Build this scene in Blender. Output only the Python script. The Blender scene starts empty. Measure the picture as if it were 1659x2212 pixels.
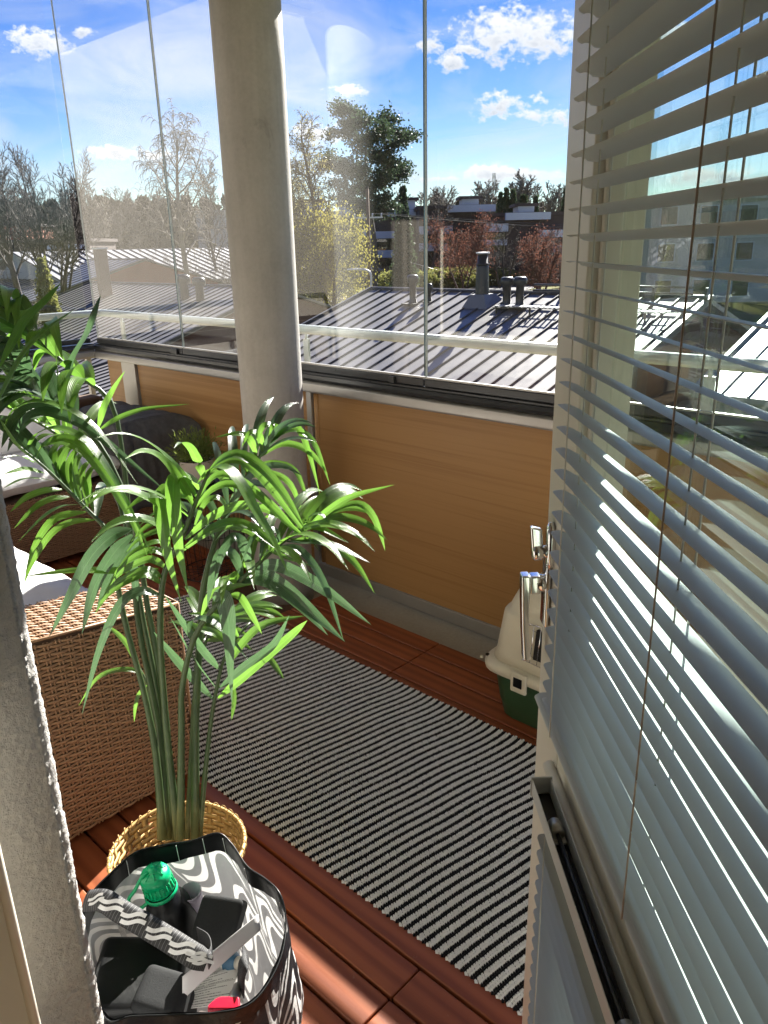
import bpy, bmesh, math, random
import numpy as np
from mathutils import Vector, Matrix, noise

R_ = math.radians
rnd = random.Random(7)
SC = bpy.context.scene
COL = SC.collection

# ------------------------------------------------------------------ camera
# world: X along the parapet (right), Y out of the flat, Z up, deck top at z = 0
CAM_H = 1.55
FPX = 769.45                       # focal length in pixels of a 768 px wide frame
PITCH, ROLL, YAW = 0.332721, 0.0219569, 0.75649
_fw = Vector((-math.sin(YAW)*math.cos(PITCH), math.cos(YAW)*math.cos(PITCH), -math.sin(PITCH)))
_rt = Vector((math.cos(YAW), math.sin(YAW), 0)); _dn = _fw.cross(_rt)
CX = _rt*math.cos(ROLL) + _dn*math.sin(ROLL)
CY = -_rt*math.sin(ROLL) + _dn*math.cos(ROLL)
CZ = _fw
cd = bpy.data.cameras.new('camera'); cam = bpy.data.objects.new('camera', cd); COL.objects.link(cam)
cd.sensor_fit = 'HORIZONTAL'; cd.sensor_width = 36.0; cd.lens = 36.0*FPX/768.0
cd.clip_start = 0.02; cd.clip_end = 6000
M = Matrix(((CX.x, -CY.x, -CZ.x, 0), (CX.y, -CY.y, -CZ.y, 0), (CX.z, -CY.z, -CZ.z, CAM_H), (0, 0, 0, 1)))
cam.matrix_world = M
SC.camera = cam

# ------------------------------------------------------------------ light
SUN_AZ, SUN_EL = R_(-20.0), R_(31.3)         # azimuth from +Y towards +X
sun_dir = Vector((math.sin(SUN_AZ)*math.cos(SUN_EL), math.cos(SUN_AZ)*math.cos(SUN_EL), math.sin(SUN_EL)))
SC.view_settings.view_transform = 'Standard'
SC.view_settings.look = 'None'
SC.view_settings.gamma = 1.0
SC.view_settings.use_curve_mapping = False
SC.view_settings.exposure = 2.28
SC.cycles.use_denoising = True
SC.cycles.max_bounces = 12
SC.cycles.transparent_max_bounces = 24
SC.cycles.diffuse_bounces = 5
SC.cycles.glossy_bounces = 5
SC.cycles.caustics_reflective = False
SC.cycles.caustics_refractive = False
SC.cycles.sample_clamp_indirect = 6.0
sl = bpy.data.lights.new('sun', 'SUN'); sl.energy = 5.0; sl.angle = R_(0.5); sl.color = (1.0, 0.95, 0.87)
so = bpy.data.objects.new('sun', sl); COL.objects.link(so)
so.rotation_euler = (-sun_dir).to_track_quat('-Z', 'Y').to_euler()
so.location = (0, 0, 30)

def ray(x, y):
    """direction of a point of the photograph, given in a 1659 x 2212 raster"""
    k = 768.0/1659.0
    return CX*((x*k-384)/FPX) + CY*((y*k-512)/FPX) + CZ
FH = Vector((-math.sin(YAW), math.cos(YAW), 0))
C0 = Vector((0, 0, CAM_H))
def at(x, y, d):
    """point at horizontal forward distance d"""
    r = ray(x, y); return C0 + r*(d/r.dot(FH))
def onz(x, y, z):
    r = ray(x, y); return C0 + r*((z-CAM_H)/r.z)
def ony(x, y, Y):
    r = ray(x, y); return C0 + r*(Y/r.y)
def onx(x, y, X):
    r = ray(x, y); return C0 + r*(X/r.x)

# ------------------------------------------------------------------ world: sky with clouds
W = bpy.data.worlds.new('World'); SC.world = W; W.use_nodes = True
wn, wl = W.node_tree.nodes, W.node_tree.links
for n in list(wn): wn.remove(n)
def wnode(t, **kw):
    n = wn.new(t)
    for k, v in kw.items(): setattr(n, k, v)
    return n
def wmath(op, a, b=None, c=None, clamp=False):
    n = wnode('ShaderNodeMath', operation=op, use_clamp=clamp)
    for i, v in enumerate((a, b, c)):
        if v is None: continue
        if isinstance(v, (int, float)): n.inputs[i].default_value = v
        else: wl.new(v, n.inputs[i])
    return n.outputs[0]
def wvec(op, a, b):
    n = wnode('ShaderNodeVectorMath', operation=op)
    for i, v in enumerate((a, b)):
        if isinstance(v, (tuple, Vector)): n.inputs[i].default_value = tuple(v)
        else: wl.new(v, n.inputs[i])
    return n
sky = wnode('ShaderNodeTexSky', sky_type='NISHITA', sun_disc=False)
sky.sun_elevation = SUN_EL; sky.sun_rotation = SUN_AZ; sky.altitude = 50
sky.air_density = 1.0; sky.dust_density = 0.0; sky.ozone_density = 3.0
tc = wnode('ShaderNodeTexCoord'); dirv = tc.outputs['Generated']
def wnoise(scale_vec, scale, detail, rough, dist=0.0, rotz=0.0):
    mp = wnode('ShaderNodeMapping'); mp.inputs['Scale'].default_value = scale_vec; mp.inputs['Rotation'].default_value = (0.25, 0.15, rotz)
    wl.new(dirv, mp.inputs[0])
    nz = wnode('ShaderNodeTexNoise'); wl.new(mp.outputs[0], nz.inputs['Vector'])
    nz.inputs['Scale'].default_value = scale; nz.inputs['Detail'].default_value = detail
    nz.inputs['Roughness'].default_value = rough; nz.inputs['Distortion'].default_value = dist
    return nz.outputs['Fac']
edge_n = wnoise((1, 1, 1.6), 22.0, 6.0, 0.62)
fine_n = wnoise((1, 1, 1.5), 75.0, 7.0, 0.65)
CLOUDS = [(1128, 80, 128, 46), (930, 95, 36, 13), (985, 135, 33, 14), (1010, 108, 38, 11), (752, 197, 32, 10),
          (1095, 222, 58, 22), (1162, 250, 78, 14), (1075, 378, 125, 14), (78, 90, 52, 22), (255, 328, 68, 11),
          (690, 287, 75, 17), (860, 302, 32, 18), (960, 386, 45, 7), (335, 335, 40, 14), (175, 70, 22, 8),
          (1460, 90, 60, 30), (1560, 380, 90, 14)]
dens = None; shade = None
for (px, py, ha, hb) in CLOUDS:
    c = ray(px, py).normalized(); r = ray(px+10, py).normalized()-c
    r = (r - c*r.dot(c)).normalized(); u = c.cross(r)
    if u.z < 0: u = -u
    U = wvec('DOT_PRODUCT', dirv, r/(ha/1662.0)).outputs['Value']
    V = wvec('DOT_PRODUCT', dirv, u/(hb/1662.0)).outputs['Value']
    V0 = c.dot(u)/(hb/1662.0)
    F = wvec('DOT_PRODUCT', dirv, c).outputs['Value']
    e = wmath('SQRT', wmath('ADD', wmath('MULTIPLY', U, U), wmath('MULTIPLY', V, V)))
    d = wmath('SUBTRACT', 1.0, e)
    d = wmath('ADD', d, wmath('MULTIPLY', wmath('SUBTRACT', edge_n, 0.5), 3.2))
    d = wmath('ADD', d, wmath('MULTIPLY', wmath('SUBTRACT', fine_n, 0.5), 3.0))
    d = wmath('MULTIPLY', d, wmath('GREATER_THAN', F, 0.5))
    sh = wmath('MULTIPLY', wmath('MULTIPLY', d, 1.0), wmath('MULTIPLY_ADD', V, -0.5, 0.5, clamp=True))
    dens = d if dens is None else wmath('MAXIMUM', dens, d)
    shade = sh if shade is None else wmath('MAXIMUM', shade, sh)
cum = wmath('MULTIPLY', dens, 1.6, clamp=True)
cum = wmath('SMOOTH_MIN', cum, 1.0, 0.2)
cum = wmath('MULTIPLY', cum, 1.0, clamp=True)
# cirrus over the whole sky, thicker towards the horizon
ci = wnoise((1.0, 2.2, 6.0), 2.6, 9.0, 0.58, 0.7, 0.9)
ci2 = wnoise((1.6, 1.0, 3.0), 1.1, 4.0, 0.5, 0.3, -0.4)
cir = wmath('MULTIPLY', wmath('SUBTRACT', ci, 0.40), 3.6, clamp=True)
cir = wmath('MULTIPLY', cir, wmath('MULTIPLY_ADD', ci2, 2.4, -0.35, clamp=True))
sepz = wnode('ShaderNodeSeparateXYZ'); wl.new(dirv, sepz.inputs[0])
hz = wmath('MULTIPLY_ADD', sepz.outputs['Z'], -1.2, 1.0, clamp=True)
cir = wmath('MULTIPLY', cir, hz)
def wmix(fac, a, b):
    n = wnode('ShaderNodeMix', data_type='RGBA')
    for sock, v in ((n.inputs[0], fac), (n.inputs[6], a), (n.inputs[7], b)):
        if isinstance(v, (int, float)): sock.default_value = v
        elif isinstance(v, tuple): sock.default_value = v
        else: wl.new(v, sock)
    return n.outputs[2]
CLW = 4.5                                     # radiance of a sunlit cloud before the background strength
skyc = wnode('ShaderNodeHueSaturation'); skyc.inputs['Saturation'].default_value = 1.36; skyc.inputs['Hue'].default_value = 0.525; skyc.inputs['Value'].default_value = 0.60; wl.new(sky.outputs[0], skyc.inputs['Color'])
c1 = wmix(wmath('MULTIPLY', cir, 0.9), skyc.outputs[0], (CLW*0.85, CLW*0.9, CLW*0.97, 1))
cl_col = wmix(wmath('MULTIPLY', shade, 1.1, clamp=True), (CLW*1.15, CLW*1.15, CLW*1.15, 1), (CLW*0.62, CLW*0.68, CLW*0.78, 1))
c2 = wmix(cum, c1, cl_col)
bg = wnode('ShaderNodeBackground'); bg.inputs['Strength'].default_value = 0.05; wl.new(c2, bg.inputs['Color'])
wo = wnode('ShaderNodeOutputWorld'); wl.new(bg.outputs[0], wo.inputs[0])

# ------------------------------------------------------------------ materials
MATS = {}
class NT:
    def __init__(s, name):
        s.m = bpy.data.materials.new(name); s.m.use_nodes = True
        s.n, s.l = s.m.node_tree.nodes, s.m.node_tree.links
        s.p = s.n['Principled BSDF']; s.out = s.n['Material Output']
    def node(s, t, **kw):
        n = s.n.new(t)
        for k, v in kw.items(): setattr(n, k, v)
        return n
    def put(s, sock, v):
        if isinstance(v, (int, float)): sock.default_value = v
        elif isinstance(v, (tuple, list)): sock.default_value = tuple(v) + ((1.0,) if len(v) == 3 and sock.type == 'RGBA' else ())
        else: s.l.new(v, sock)
    def math(s, op, a, b=None, c=None, clamp=False):
        n = s.node('ShaderNodeMath', operation=op, use_clamp=clamp)
        for i, v in enumerate((a, b, c)):
            if v is not None: s.put(n.inputs[i], v)
        return n.outputs[0]
    def mix(s, f, a, b, blend='MIX'):
        n = s.node('ShaderNodeMix', data_type='RGBA', blend_type=blend)
        s.put(n.inputs[0], f); s.put(n.inputs[6], a); s.put(n.inputs[7], b)
        return n.outputs[2]
    def coord(s, kind='Object', scale=(1, 1, 1), rot=(0, 0, 0), rand=False):
        t = s.node('ShaderNodeTexCoord'); v = t.outputs[kind]
        if rand:
            oi = s.node('ShaderNodeObjectInfo'); a = s.node('ShaderNodeVectorMath', operation='ADD')
            m = s.math('MULTIPLY', oi.outputs['Random'], 57.0)
            s.l.new(v, a.inputs[0]); s.l.new(m, a.inputs[1]); v = a.outputs[0]
        mp = s.node('ShaderNodeMapping'); mp.inputs['Scale'].default_value = scale; mp.inputs['Rotation'].default_value = rot
        s.l.new(v, mp.inputs[0]); return mp.outputs[0]
    def noise(s, vec, scale, detail=4, rough=0.55, dist=0.0):
        n = s.node('ShaderNodeTexNoise'); s.l.new(vec, n.inputs['Vector'])
        n.inputs['Scale'].default_value = scale; n.inputs['Detail'].default_value = detail
        n.inputs['Roughness'].default_value = rough; n.inputs['Distortion'].default_value = dist
        return n.outputs['Fac']
    def ramp(s, f, stops):
        n = s.node('ShaderNodeValToRGB'); s.l.new(f, n.inputs[0])
        e = n.color_ramp.elements
        while len(e) < len(stops): e.new(0.5)
        for i, (p, c) in enumerate(stops):
            e[i].position = p; e[i].color = tuple(c) + (1.0,) if len(c) == 3 else c
        return n.outputs[0]
    def bump(s, h, strength=0.3, dist=0.01):
        b = s.node('ShaderNodeBump'); b.inputs['Strength'].default_value = strength; b.inputs['Distance'].default_value = dist
        s.l.new(h, b.inputs['Height']); s.l.new(b.outputs[0], s.p.inputs['Normal'])
    def set(s, **kw):
        names = dict(col='Base Color', rough='Roughness', metal='Metallic', spec='Specular IOR Level', coat='Coat Weight', sheen='Sheen Weight')
        for k, v in kw.items(): s.put(s.p.inputs[names[k]], v)

def simple(name, col, rough=0.6, metal=0.0, var=0.12, scale=6.0, bump=0.0, bscale=60.0, spec=0.5, rv=0.1, dist=0.003):
    """a plain coat with uneven tone, wear in the gloss and fine relief"""
    t = NT(name); v = t.coord('Object', rand=True)
    n1 = t.noise(v, scale, 6, 0.6); n2 = t.noise(v, scale*7, 4, 0.6)
    f = t.math('ADD', t.math('MULTIPLY', n1, 0.7), t.math('MULTIPLY', n2, 0.3))
    lo = tuple(max(0, c*(1-var)) for c in col); hi = tuple(min(1, c*(1+var)) for c in col)
    t.set(col=t.ramp(f, [(0.3, lo), (0.7, hi)]), metal=metal, spec=spec)
    t.set(rough=t.math('MULTIPLY_ADD', n2, rv*2, rough-rv, clamp=True))
    if bump: t.bump(t.noise(v, bscale, 5, 0.6), bump, dist)
    MATS[name] = t.m; return t.m

simple('white_paint', (0.74, 0.70, 0.60), 0.42, var=0.04, scale=3, bump=0.05, bscale=40)
simple('door_cream', (0.70, 0.66, 0.56), 0.38, var=0.04, scale=3, bump=0.04, bscale=60)
simple('blind_slat', (0.55, 0.58, 0.585), 0.42, var=0.03, scale=4, rv=0.06)
simple('cord_tan', (0.40, 0.32, 0.26), 0.8, var=0.2, scale=80)
simple('cord_white', (0.7, 0.68, 0.62), 0.8, var=0.1, scale=80)
simple('chrome', (0.80, 0.80, 0.80), 0.10, metal=1.0, var=0.05, scale=9, rv=0.05)
simple('alu_grey', (0.42, 0.41, 0.39), 0.38, metal=0.6, var=0.08, scale=5, rv=0.12)
simple('alu_dark', (0.045, 0.048, 0.052), 0.32, metal=0.3, var=0.2, scale=5, rv=0.12)
simple('rail_pale', (0.46, 0.51, 0.50), 0.40, metal=0.2, var=0.07, scale=4)
simple('black_metal', (0.015, 0.015, 0.016), 0.45, var=0.2)
simple('cream_plastic', (0.60, 0.56, 0.44), 0.42, var=0.06, scale=5, bump=0.06, bscale=200)
simple('green_plastic', (0.030, 0.075, 0.032), 0.42, var=0.15, scale=5, bump=0.08, bscale=200)
simple('green_cap', (0.0, 0.42, 0.16), 0.32, var=0.06, scale=20)
simple('black_plastic', (0.006, 0.0065, 0.007), 0.36, var=0.3, scale=12, bump=0.10, bscale=90, spec=0.28)
simple('dark_foam', (0.009, 0.010, 0.011), 0.85, var=0.15, scale=30, bump=0.2, bscale=300)
simple('lilac_plastic', (0.55, 0.50, 0.62), 0.5, var=0.05)
simple('red_plastic', (0.55, 0.01, 0.04), 0.3, var=0.06)
simple('blue_label', (0.05, 0.14, 0.24), 0.4, var=0.2, scale=30)
simple('white_cloth', (0.80, 0.80, 0.80), 0.85, var=0.04, scale=14, bump=0.45, bscale=16, dist=0.01)
simple('grey_wool', (0.085, 0.087, 0.092), 0.95, var=0.35, scale=25, bump=0.5, bscale=240)
simple('pot_white', (0.52, 0.47, 0.42), 0.6, var=0.10, scale=12)
simple('soil', (0.012, 0.011, 0.010), 0.95, var=0.4, scale=40, bump=0.8, bscale=90, dist=0.01)  # potting soil, also the dark slab on the carrier
simple('asphalt', (0.055, 0.055, 0.06), 0.9, var=0.25, scale=0.5)
simple('bark', (0.045, 0.036, 0.032), 0.9, var=0.3, scale=2)
simple('bark_birch', (0.16, 0.14, 0.12), 0.9, var=0.4, scale=2)
simple('twig_red', (0.075, 0.036, 0.030), 0.9, var=0.3, scale=2)
simple('pole_wood', (0.15, 0.085, 0.05), 0.85, var=0.2, scale=2)
simple('lamp_steel', (0.5, 0.5, 0.5), 0.45, metal=0.5)
simple('house_dark', (0.045, 0.030, 0.030), 0.85, var=0.25, scale=0.4)
simple('house_white', (0.42, 0.46, 0.55), 0.6, var=0.08, scale=0.4)
simple('house_grey', (0.34, 0.35, 0.36), 0.8, var=0.08, scale=0.4)
simple('house_brick', (0.22, 0.075, 0.045), 0.85, var=0.2, scale=0.6)
simple('house_brown', (0.10, 0.055, 0.04), 0.85, var=0.2, scale=0.6)
simple('roof_metal', (0.165, 0.158, 0.150), 0.42, metal=0.1, var=0.14, scale=0.35, rv=0.08, spec=0.7)
simple('roof_seam_metal', (0.060, 0.058, 0.056), 0.45, metal=0.25, var=0.15, scale=0.5)
simple('roof_pale', (0.36, 0.36, 0.36), 0.5, metal=0.2, var=0.1, scale=0.4)
simple('roof_blue', (0.11, 0.115, 0.13), 0.4, metal=0.25, var=0.15, scale=0.4)
simple('vent_black', (0.018, 0.021, 0.022), 0.35, var=0.2, scale=3)
simple('room_paint', (0.78, 0.77, 0.74), 0.8, var=0.02)
simple('room_floor', (0.30, 0.20, 0.11), 0.5, var=0.12)
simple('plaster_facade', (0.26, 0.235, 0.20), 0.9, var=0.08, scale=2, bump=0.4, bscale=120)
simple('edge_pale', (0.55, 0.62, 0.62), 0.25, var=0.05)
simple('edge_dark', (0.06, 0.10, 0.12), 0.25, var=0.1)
simple('plaster_soffit', (0.72, 0.71, 0.68), 0.9, var=0.05)

def m_leaf(name, c1, c2, trans=0.5, rough=0.36, spec=0.6, ridges=True):
    t = NT(name); oi = t.node('ShaderNodeObjectInfo'); v = t.coord('Object', rand=True)
    n = t.noise(v, 14, 4, 0.6)
    f = t.math('ADD', t.math('MULTIPLY', oi.outputs['Random'], 0.55), t.math('MULTIPLY', n, 0.45))
    col = t.ramp(f, [(0.2, c1), (0.8, c2)])
    if ridges:
        uv = t.node('ShaderNodeUVMap'); sx = t.node('ShaderNodeSeparateXYZ'); t.l.new(uv.outputs[0], sx.inputs[0])
        rg = t.math('SINE', t.math('MULTIPLY', sx.outputs['X'], 62.0))
        mid = t.math('SUBTRACT', 1.0, t.math('MULTIPLY', t.math('ABSOLUTE', t.math('SUBTRACT', sx.outputs['X'], 0.5)), 18.0), clamp=True)
        col = t.mix(t.math('MULTIPLY', mid, 0.5), col, tuple(min(1, c*2.2+0.02) for c in c2))
        dust = t.math('MULTIPLY_ADD', t.noise(v, 45, 5, 0.7), 2.0, -0.85, clamp=True)
        col = t.mix(t.math('MULTIPLY', dust, 0.22), col, (0.30, 0.32, 0.27))
        t.bump(rg, 0.35, 0.0012)
    t.set(col=col, rough=rough, spec=spec)
    tr = t.node('ShaderNodeBsdfTranslucent'); tc2 = t.mix(0.5, col, tuple(min(1, c*2.6) for c in c2)); t.l.new(tc2, tr.inputs['Color'])
    mx = t.node('ShaderNodeMixShader'); mx.inputs[0].default_value = trans
    t.l.new(t.p.outputs[0], mx.inputs[1]); t.l.new(tr.outputs[0], mx.inputs[2]); t.l.new(mx.outputs[0], t.out.inputs[0])
    MATS[name] = t.m; return t.m
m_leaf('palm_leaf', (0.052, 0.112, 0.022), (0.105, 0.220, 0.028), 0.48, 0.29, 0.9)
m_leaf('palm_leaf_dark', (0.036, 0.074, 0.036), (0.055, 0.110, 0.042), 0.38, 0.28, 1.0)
m_leaf('grass_tuft', (0.10, 0.14, 0.030), (0.19, 0.24, 0.055), 0.3, 0.55, 0.3, False)
m_leaf('needle_dark', (0.020, 0.034, 0.020), (0.038, 0.060, 0.030), 0.25, 0.6, 0.2, False)
m_leaf('leaf_yellow', (0.090, 0.085, 0.018), (0.150, 0.135, 0.030), 0.5, 0.7, 0.2, False)
m_leaf('leaf_budding', (0.085, 0.080, 0.036), (0.13, 0.118, 0.05), 0.5, 0.7, 0.2, False)
m_leaf('bud_red', (0.085, 0.036, 0.028), (0.13, 0.055, 0.038), 0.3, 0.8, 0.2, False)
m_leaf('hedge_leaf', (0.09, 0.10, 0.030), (0.15, 0.155, 0.045), 0.35, 0.8, 0.2, False)
m_leaf('wood_far', (0.030, 0.034, 0.026), (0.060, 0.052, 0.036), 0.2, 0.8, 0.1, False)

def m_stem():
    t = NT('palm_stem'); v = t.coord('Object', rand=True)
    n = t.noise(v, 20, 5, 0.6)
    sx = t.node('ShaderNodeSeparateXYZ'); g = t.node('ShaderNodeNewGeometry'); t.l.new(g.outputs['Position'], sx.inputs[0])
    low = t.math('MULTIPLY_ADD', sx.outputs['Z'], -5.0, 1.9, clamp=True)      # papery sheaths near the soil
    col = t.ramp(n, [(0.3, (0.040, 0.072, 0.026)), (0.7, (0.072, 0.115, 0.040))])
    t.set(col=t.mix(t.math('MULTIPLY', low, t.math('MULTIPLY', n, 0.9)), col, (0.20, 0.15, 0.085)), rough=0.42)
    MATS['palm_stem'] = t.m
m_stem()

def m_wood(name, c1, c2, axis, rough, scale=1.0, knots=True, spec=0.4, stretch=22):
    t = NT(name)
    sc = [stretch]*3; sc[axis] = 1.3
    v = t.coord('Object', tuple(s*scale for s in sc), rand=True)
    n = t.noise(v, 1.6, 7, 0.62, 0.6)
    w = t.node('ShaderNodeTexWave', wave_type='BANDS', bands_direction='Y' if axis != 1 else 'X')
    t.l.new(v, w.inputs['Vector']); w.inputs['Scale'].default_value = 0.35; w.inputs['Distortion'].default_value = 5.0; w.inputs['Detail'].default_value = 3
    f = t.math('ADD', t.math('MULTIPLY', n, 0.65), t.math('MULTIPLY', w.outputs['Fac'], 0.35))
    col = t.ramp(f, [(0.34, c1), (0.66, c2)])
    oi = t.node('ShaderNodeObjectInfo')
    col = t.mix(t.math('MULTIPLY', oi.outputs['Random'], 0.30), col, tuple(c*0.55 for c in c1))
    if knots:
        v2 = t.coord('Object', (2.2, 5, 5) if axis == 0 else (5, 2.2, 5), rand=True)
        vo = t.node('ShaderNodeTexVoronoi'); t.l.new(v2, vo.inputs['Vector']); vo.inputs['Scale'].default_value = 1.3
        k = t.math('SUBTRACT', 1.0, t.math('MULTIPLY', vo.outputs['Distance'], 9.0), clamp=True)
        col = t.mix(t.math('MULTIPLY', k, 0.7), col, tuple(c*0.25 for c in c1))
        sp = t.noise(t.coord('Object', (1, 1, 1), rand=True), 30, 3, 0.6)
        col = t.mix(t.math('MULTIPLY', t.math('MULTIPLY_ADD', sp, 8.0, -5.6, clamp=True), 0.35), col, (0.45, 0.33, 0.22))
    t.set(col=col, spec=spec, rough=t.math('MULTIPLY_ADD', n, 0.25, rough-0.12))
    t.bump(f, 0.25, 0.002)
    MATS[name] = t.m
m_wood('deck_wood', (0.205, 0.053, 0.019), (0.305, 0.088, 0.032), 0, 0.42)
m_wood('oak_panel', (0.375, 0.200, 0.074), (0.470, 0.270, 0.108), 0, 0.42, 1.0, False, 0.35, 120)

def m_concrete(name, lo, hi, streak):
    t = NT(name); v = t.coord('Object'); vs = t.coord('Object', (9, 9, 0.6))
    n = t.noise(v, 5, 8, 0.62); s = t.noise(vs, 2.2, 6, 0.6, 0.4); p = t.noise(v, 70, 4, 0.6)
    f = t.math('ADD', t.math('MULTIPLY', n, 0.45), t.math('ADD', t.math('MULTIPLY', s, streak), t.math('MULTIPLY', p, 0.55-streak)))
    col = t.ramp(f, [(0.28, lo), (0.72, hi)])
    v3 = t.coord('Object', (7, 7, 2.2))
    st = t.math('MULTIPLY_ADD', t.noise(v3, 1.3, 7, 0.68, 0.8), 7.0, -4.35, clamp=True)
    col = t.mix(t.math('MULTIPLY', st, 0.60), col, tuple(c*0.45 for c in lo))
    t.set(col=col, rough=0.85, spec=0.3)
    t.bump(t.math('ADD', p, t.math('MULTIPLY', n, 0.6)), 0.3, 0.003); MATS[name] = t.m
m_concrete('concrete_column', (0.36, 0.345, 0.315), (0.60, 0.58, 0.54), 0.34)
m_concrete('concrete_slab', (0.30, 0.285, 0.25), (0.43, 0.41, 0.37), 0.1)

def m_plaster():
    t = NT('plaster'); v = t.coord('Object'); n = t.noise(v, 4, 6, 0.6); p = t.noise(v, 130, 5, 0.65)
    col = t.ramp(t.math('ADD', t.math('MULTIPLY', n, 0.5), t.math('MULTIPLY', p, 0.5)), [(0.3, (0.42, 0.405, 0.385)), (0.7, (0.56, 0.545, 0.52))])
    sp = t.math('MULTIPLY_ADD', t.noise(v, 55, 3, 0.5), 9.0, -6.2, clamp=True)
    col = t.mix(t.math('MULTIPLY', sp, 0.4), col, (0.22, 0.19, 0.17))
    t.set(col=col, rough=0.95, spec=0.2); t.bump(p, 0.9, 0.006); MATS['plaster'] = t.m
m_plaster()

def m_rattan(name, c1, c2):
    t = NT(name); v = t.coord('Object'); n = t.noise(v, 9, 4, 0.6); f = t.noise(v, 260, 3, 0.6)
    t.set(col=t.ramp(t.math('ADD', t.math('MULTIPLY', n, 0.4), t.math('MULTIPLY', f, 0.6)), [(0.3, c1), (0.7, c2)]), rough=0.45, spec=0.4)
    t.bump(f, 0.3, 0.001); MATS[name] = t.m
m_rattan('rattan_brown', (0.265, 0.150, 0.082), (0.385, 0.235, 0.136))
m_rattan('bamboo', (0.40, 0.24, 0.085), (0.60, 0.41, 0.17))
simple('rattan_back', (0.085, 0.045, 0.025), 0.8)
simple('bamboo_back', (0.20, 0.11, 0.035), 0.8)

def m_wool(name, c1, c2):
    t = NT(name); v = t.coord('Object'); n = t.noise(v, 22, 4, 0.6); f = t.noise(v, 900, 3, 0.6)
    t.set(col=t.ramp(t.math('ADD', t.math('MULTIPLY', n, 0.35), t.math('MULTIPLY', f, 0.65)), [(0.3, c1), (0.7, c2)]), rough=0.95, spec=0.1, sheen=0.2)
    t.bump(f, 0.4, 0.001); MATS[name] = t.m
m_wool('rug_white', (0.74, 0.74, 0.73), (0.90, 0.90, 0.89))
m_wool('rug_black', (0.005, 0.005, 0.007), (0.013, 0.013, 0.016))

def m_glass(name, tint, dust, dirt_scale=5.0, refl=1.0):
    """thin pane: clear with Fresnel reflection and a film of dust that catches the light"""
    t = NT(name); t.n.remove(t.p)
    tr = t.node('ShaderNodeBsdfTransparent'); t.put(tr.inputs[0], tint)
    gl = t.node('ShaderNodeBsdfGlossy'); gl.inputs['Roughness'].default_value = 0.0; t.put(gl.inputs['Color'], (refl, refl, refl))
    fr = t.node('ShaderNodeFresnel'); ge = t.node('ShaderNodeNewGeometry'); t.l.new(t.math('MULTIPLY_ADD', ge.outputs['Backfacing'], 1/1.5-1.5, 1.5), fr.inputs['IOR'])
    m1 = t.node('ShaderNodeMixShader'); t.l.new(fr.outputs[0], m1.inputs[0]); t.l.new(tr.outputs[0], m1.inputs[1]); t.l.new(gl.outputs[0], m1.inputs[2])
    df = t.node('ShaderNodeBsdfDiffuse'); t.put(df.inputs['Color'], (0.75, 0.74, 0.70))
    tl = t.node('ShaderNodeBsdfTranslucent'); t.put(tl.inputs['Color'], (0.75, 0.74, 0.70))
    ma = t.node('ShaderNodeMixShader'); ma.inputs[0].default_value = 0.6; t.l.new(df.outputs[0], ma.inputs[1]); t.l.new(tl.outputs[0], ma.inputs[2])
    v = t.coord('Object', (1, 1, 0.6)); n = t.noise(v, dirt_scale, 6, 0.65, 0.5); n2 = t.noise(v, 90, 4, 0.7)
    f = t.math('MULTIPLY', t.math('ADD', t.math('MULTIPLY', n, 1.3), t.math('MULTIPLY', n2, 0.5)), dust)
    m2 = t.node('ShaderNodeMixShader'); t.l.new(f, m2.inputs[0]); t.l.new(m1.outputs[0], m2.inputs[1]); t.l.new(ma.outputs[0], m2.inputs[2])
    t.l.new(m2.outputs[0], t.out.inputs[0]); MATS[name] = t.m
m_glass('glass_clear', (0.985, 0.99, 0.988), 0.0008)
m_glass('glass_dust_haze', (0.98, 0.985, 0.98), 0.010)  # stronger dust film also paints in the pale haze of the reflected wall
m_glass('glass_door', (0.84, 0.92, 0.885), 0.002)
m_glass('glass_house', (0.25, 0.28, 0.30), 0.01)

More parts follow.
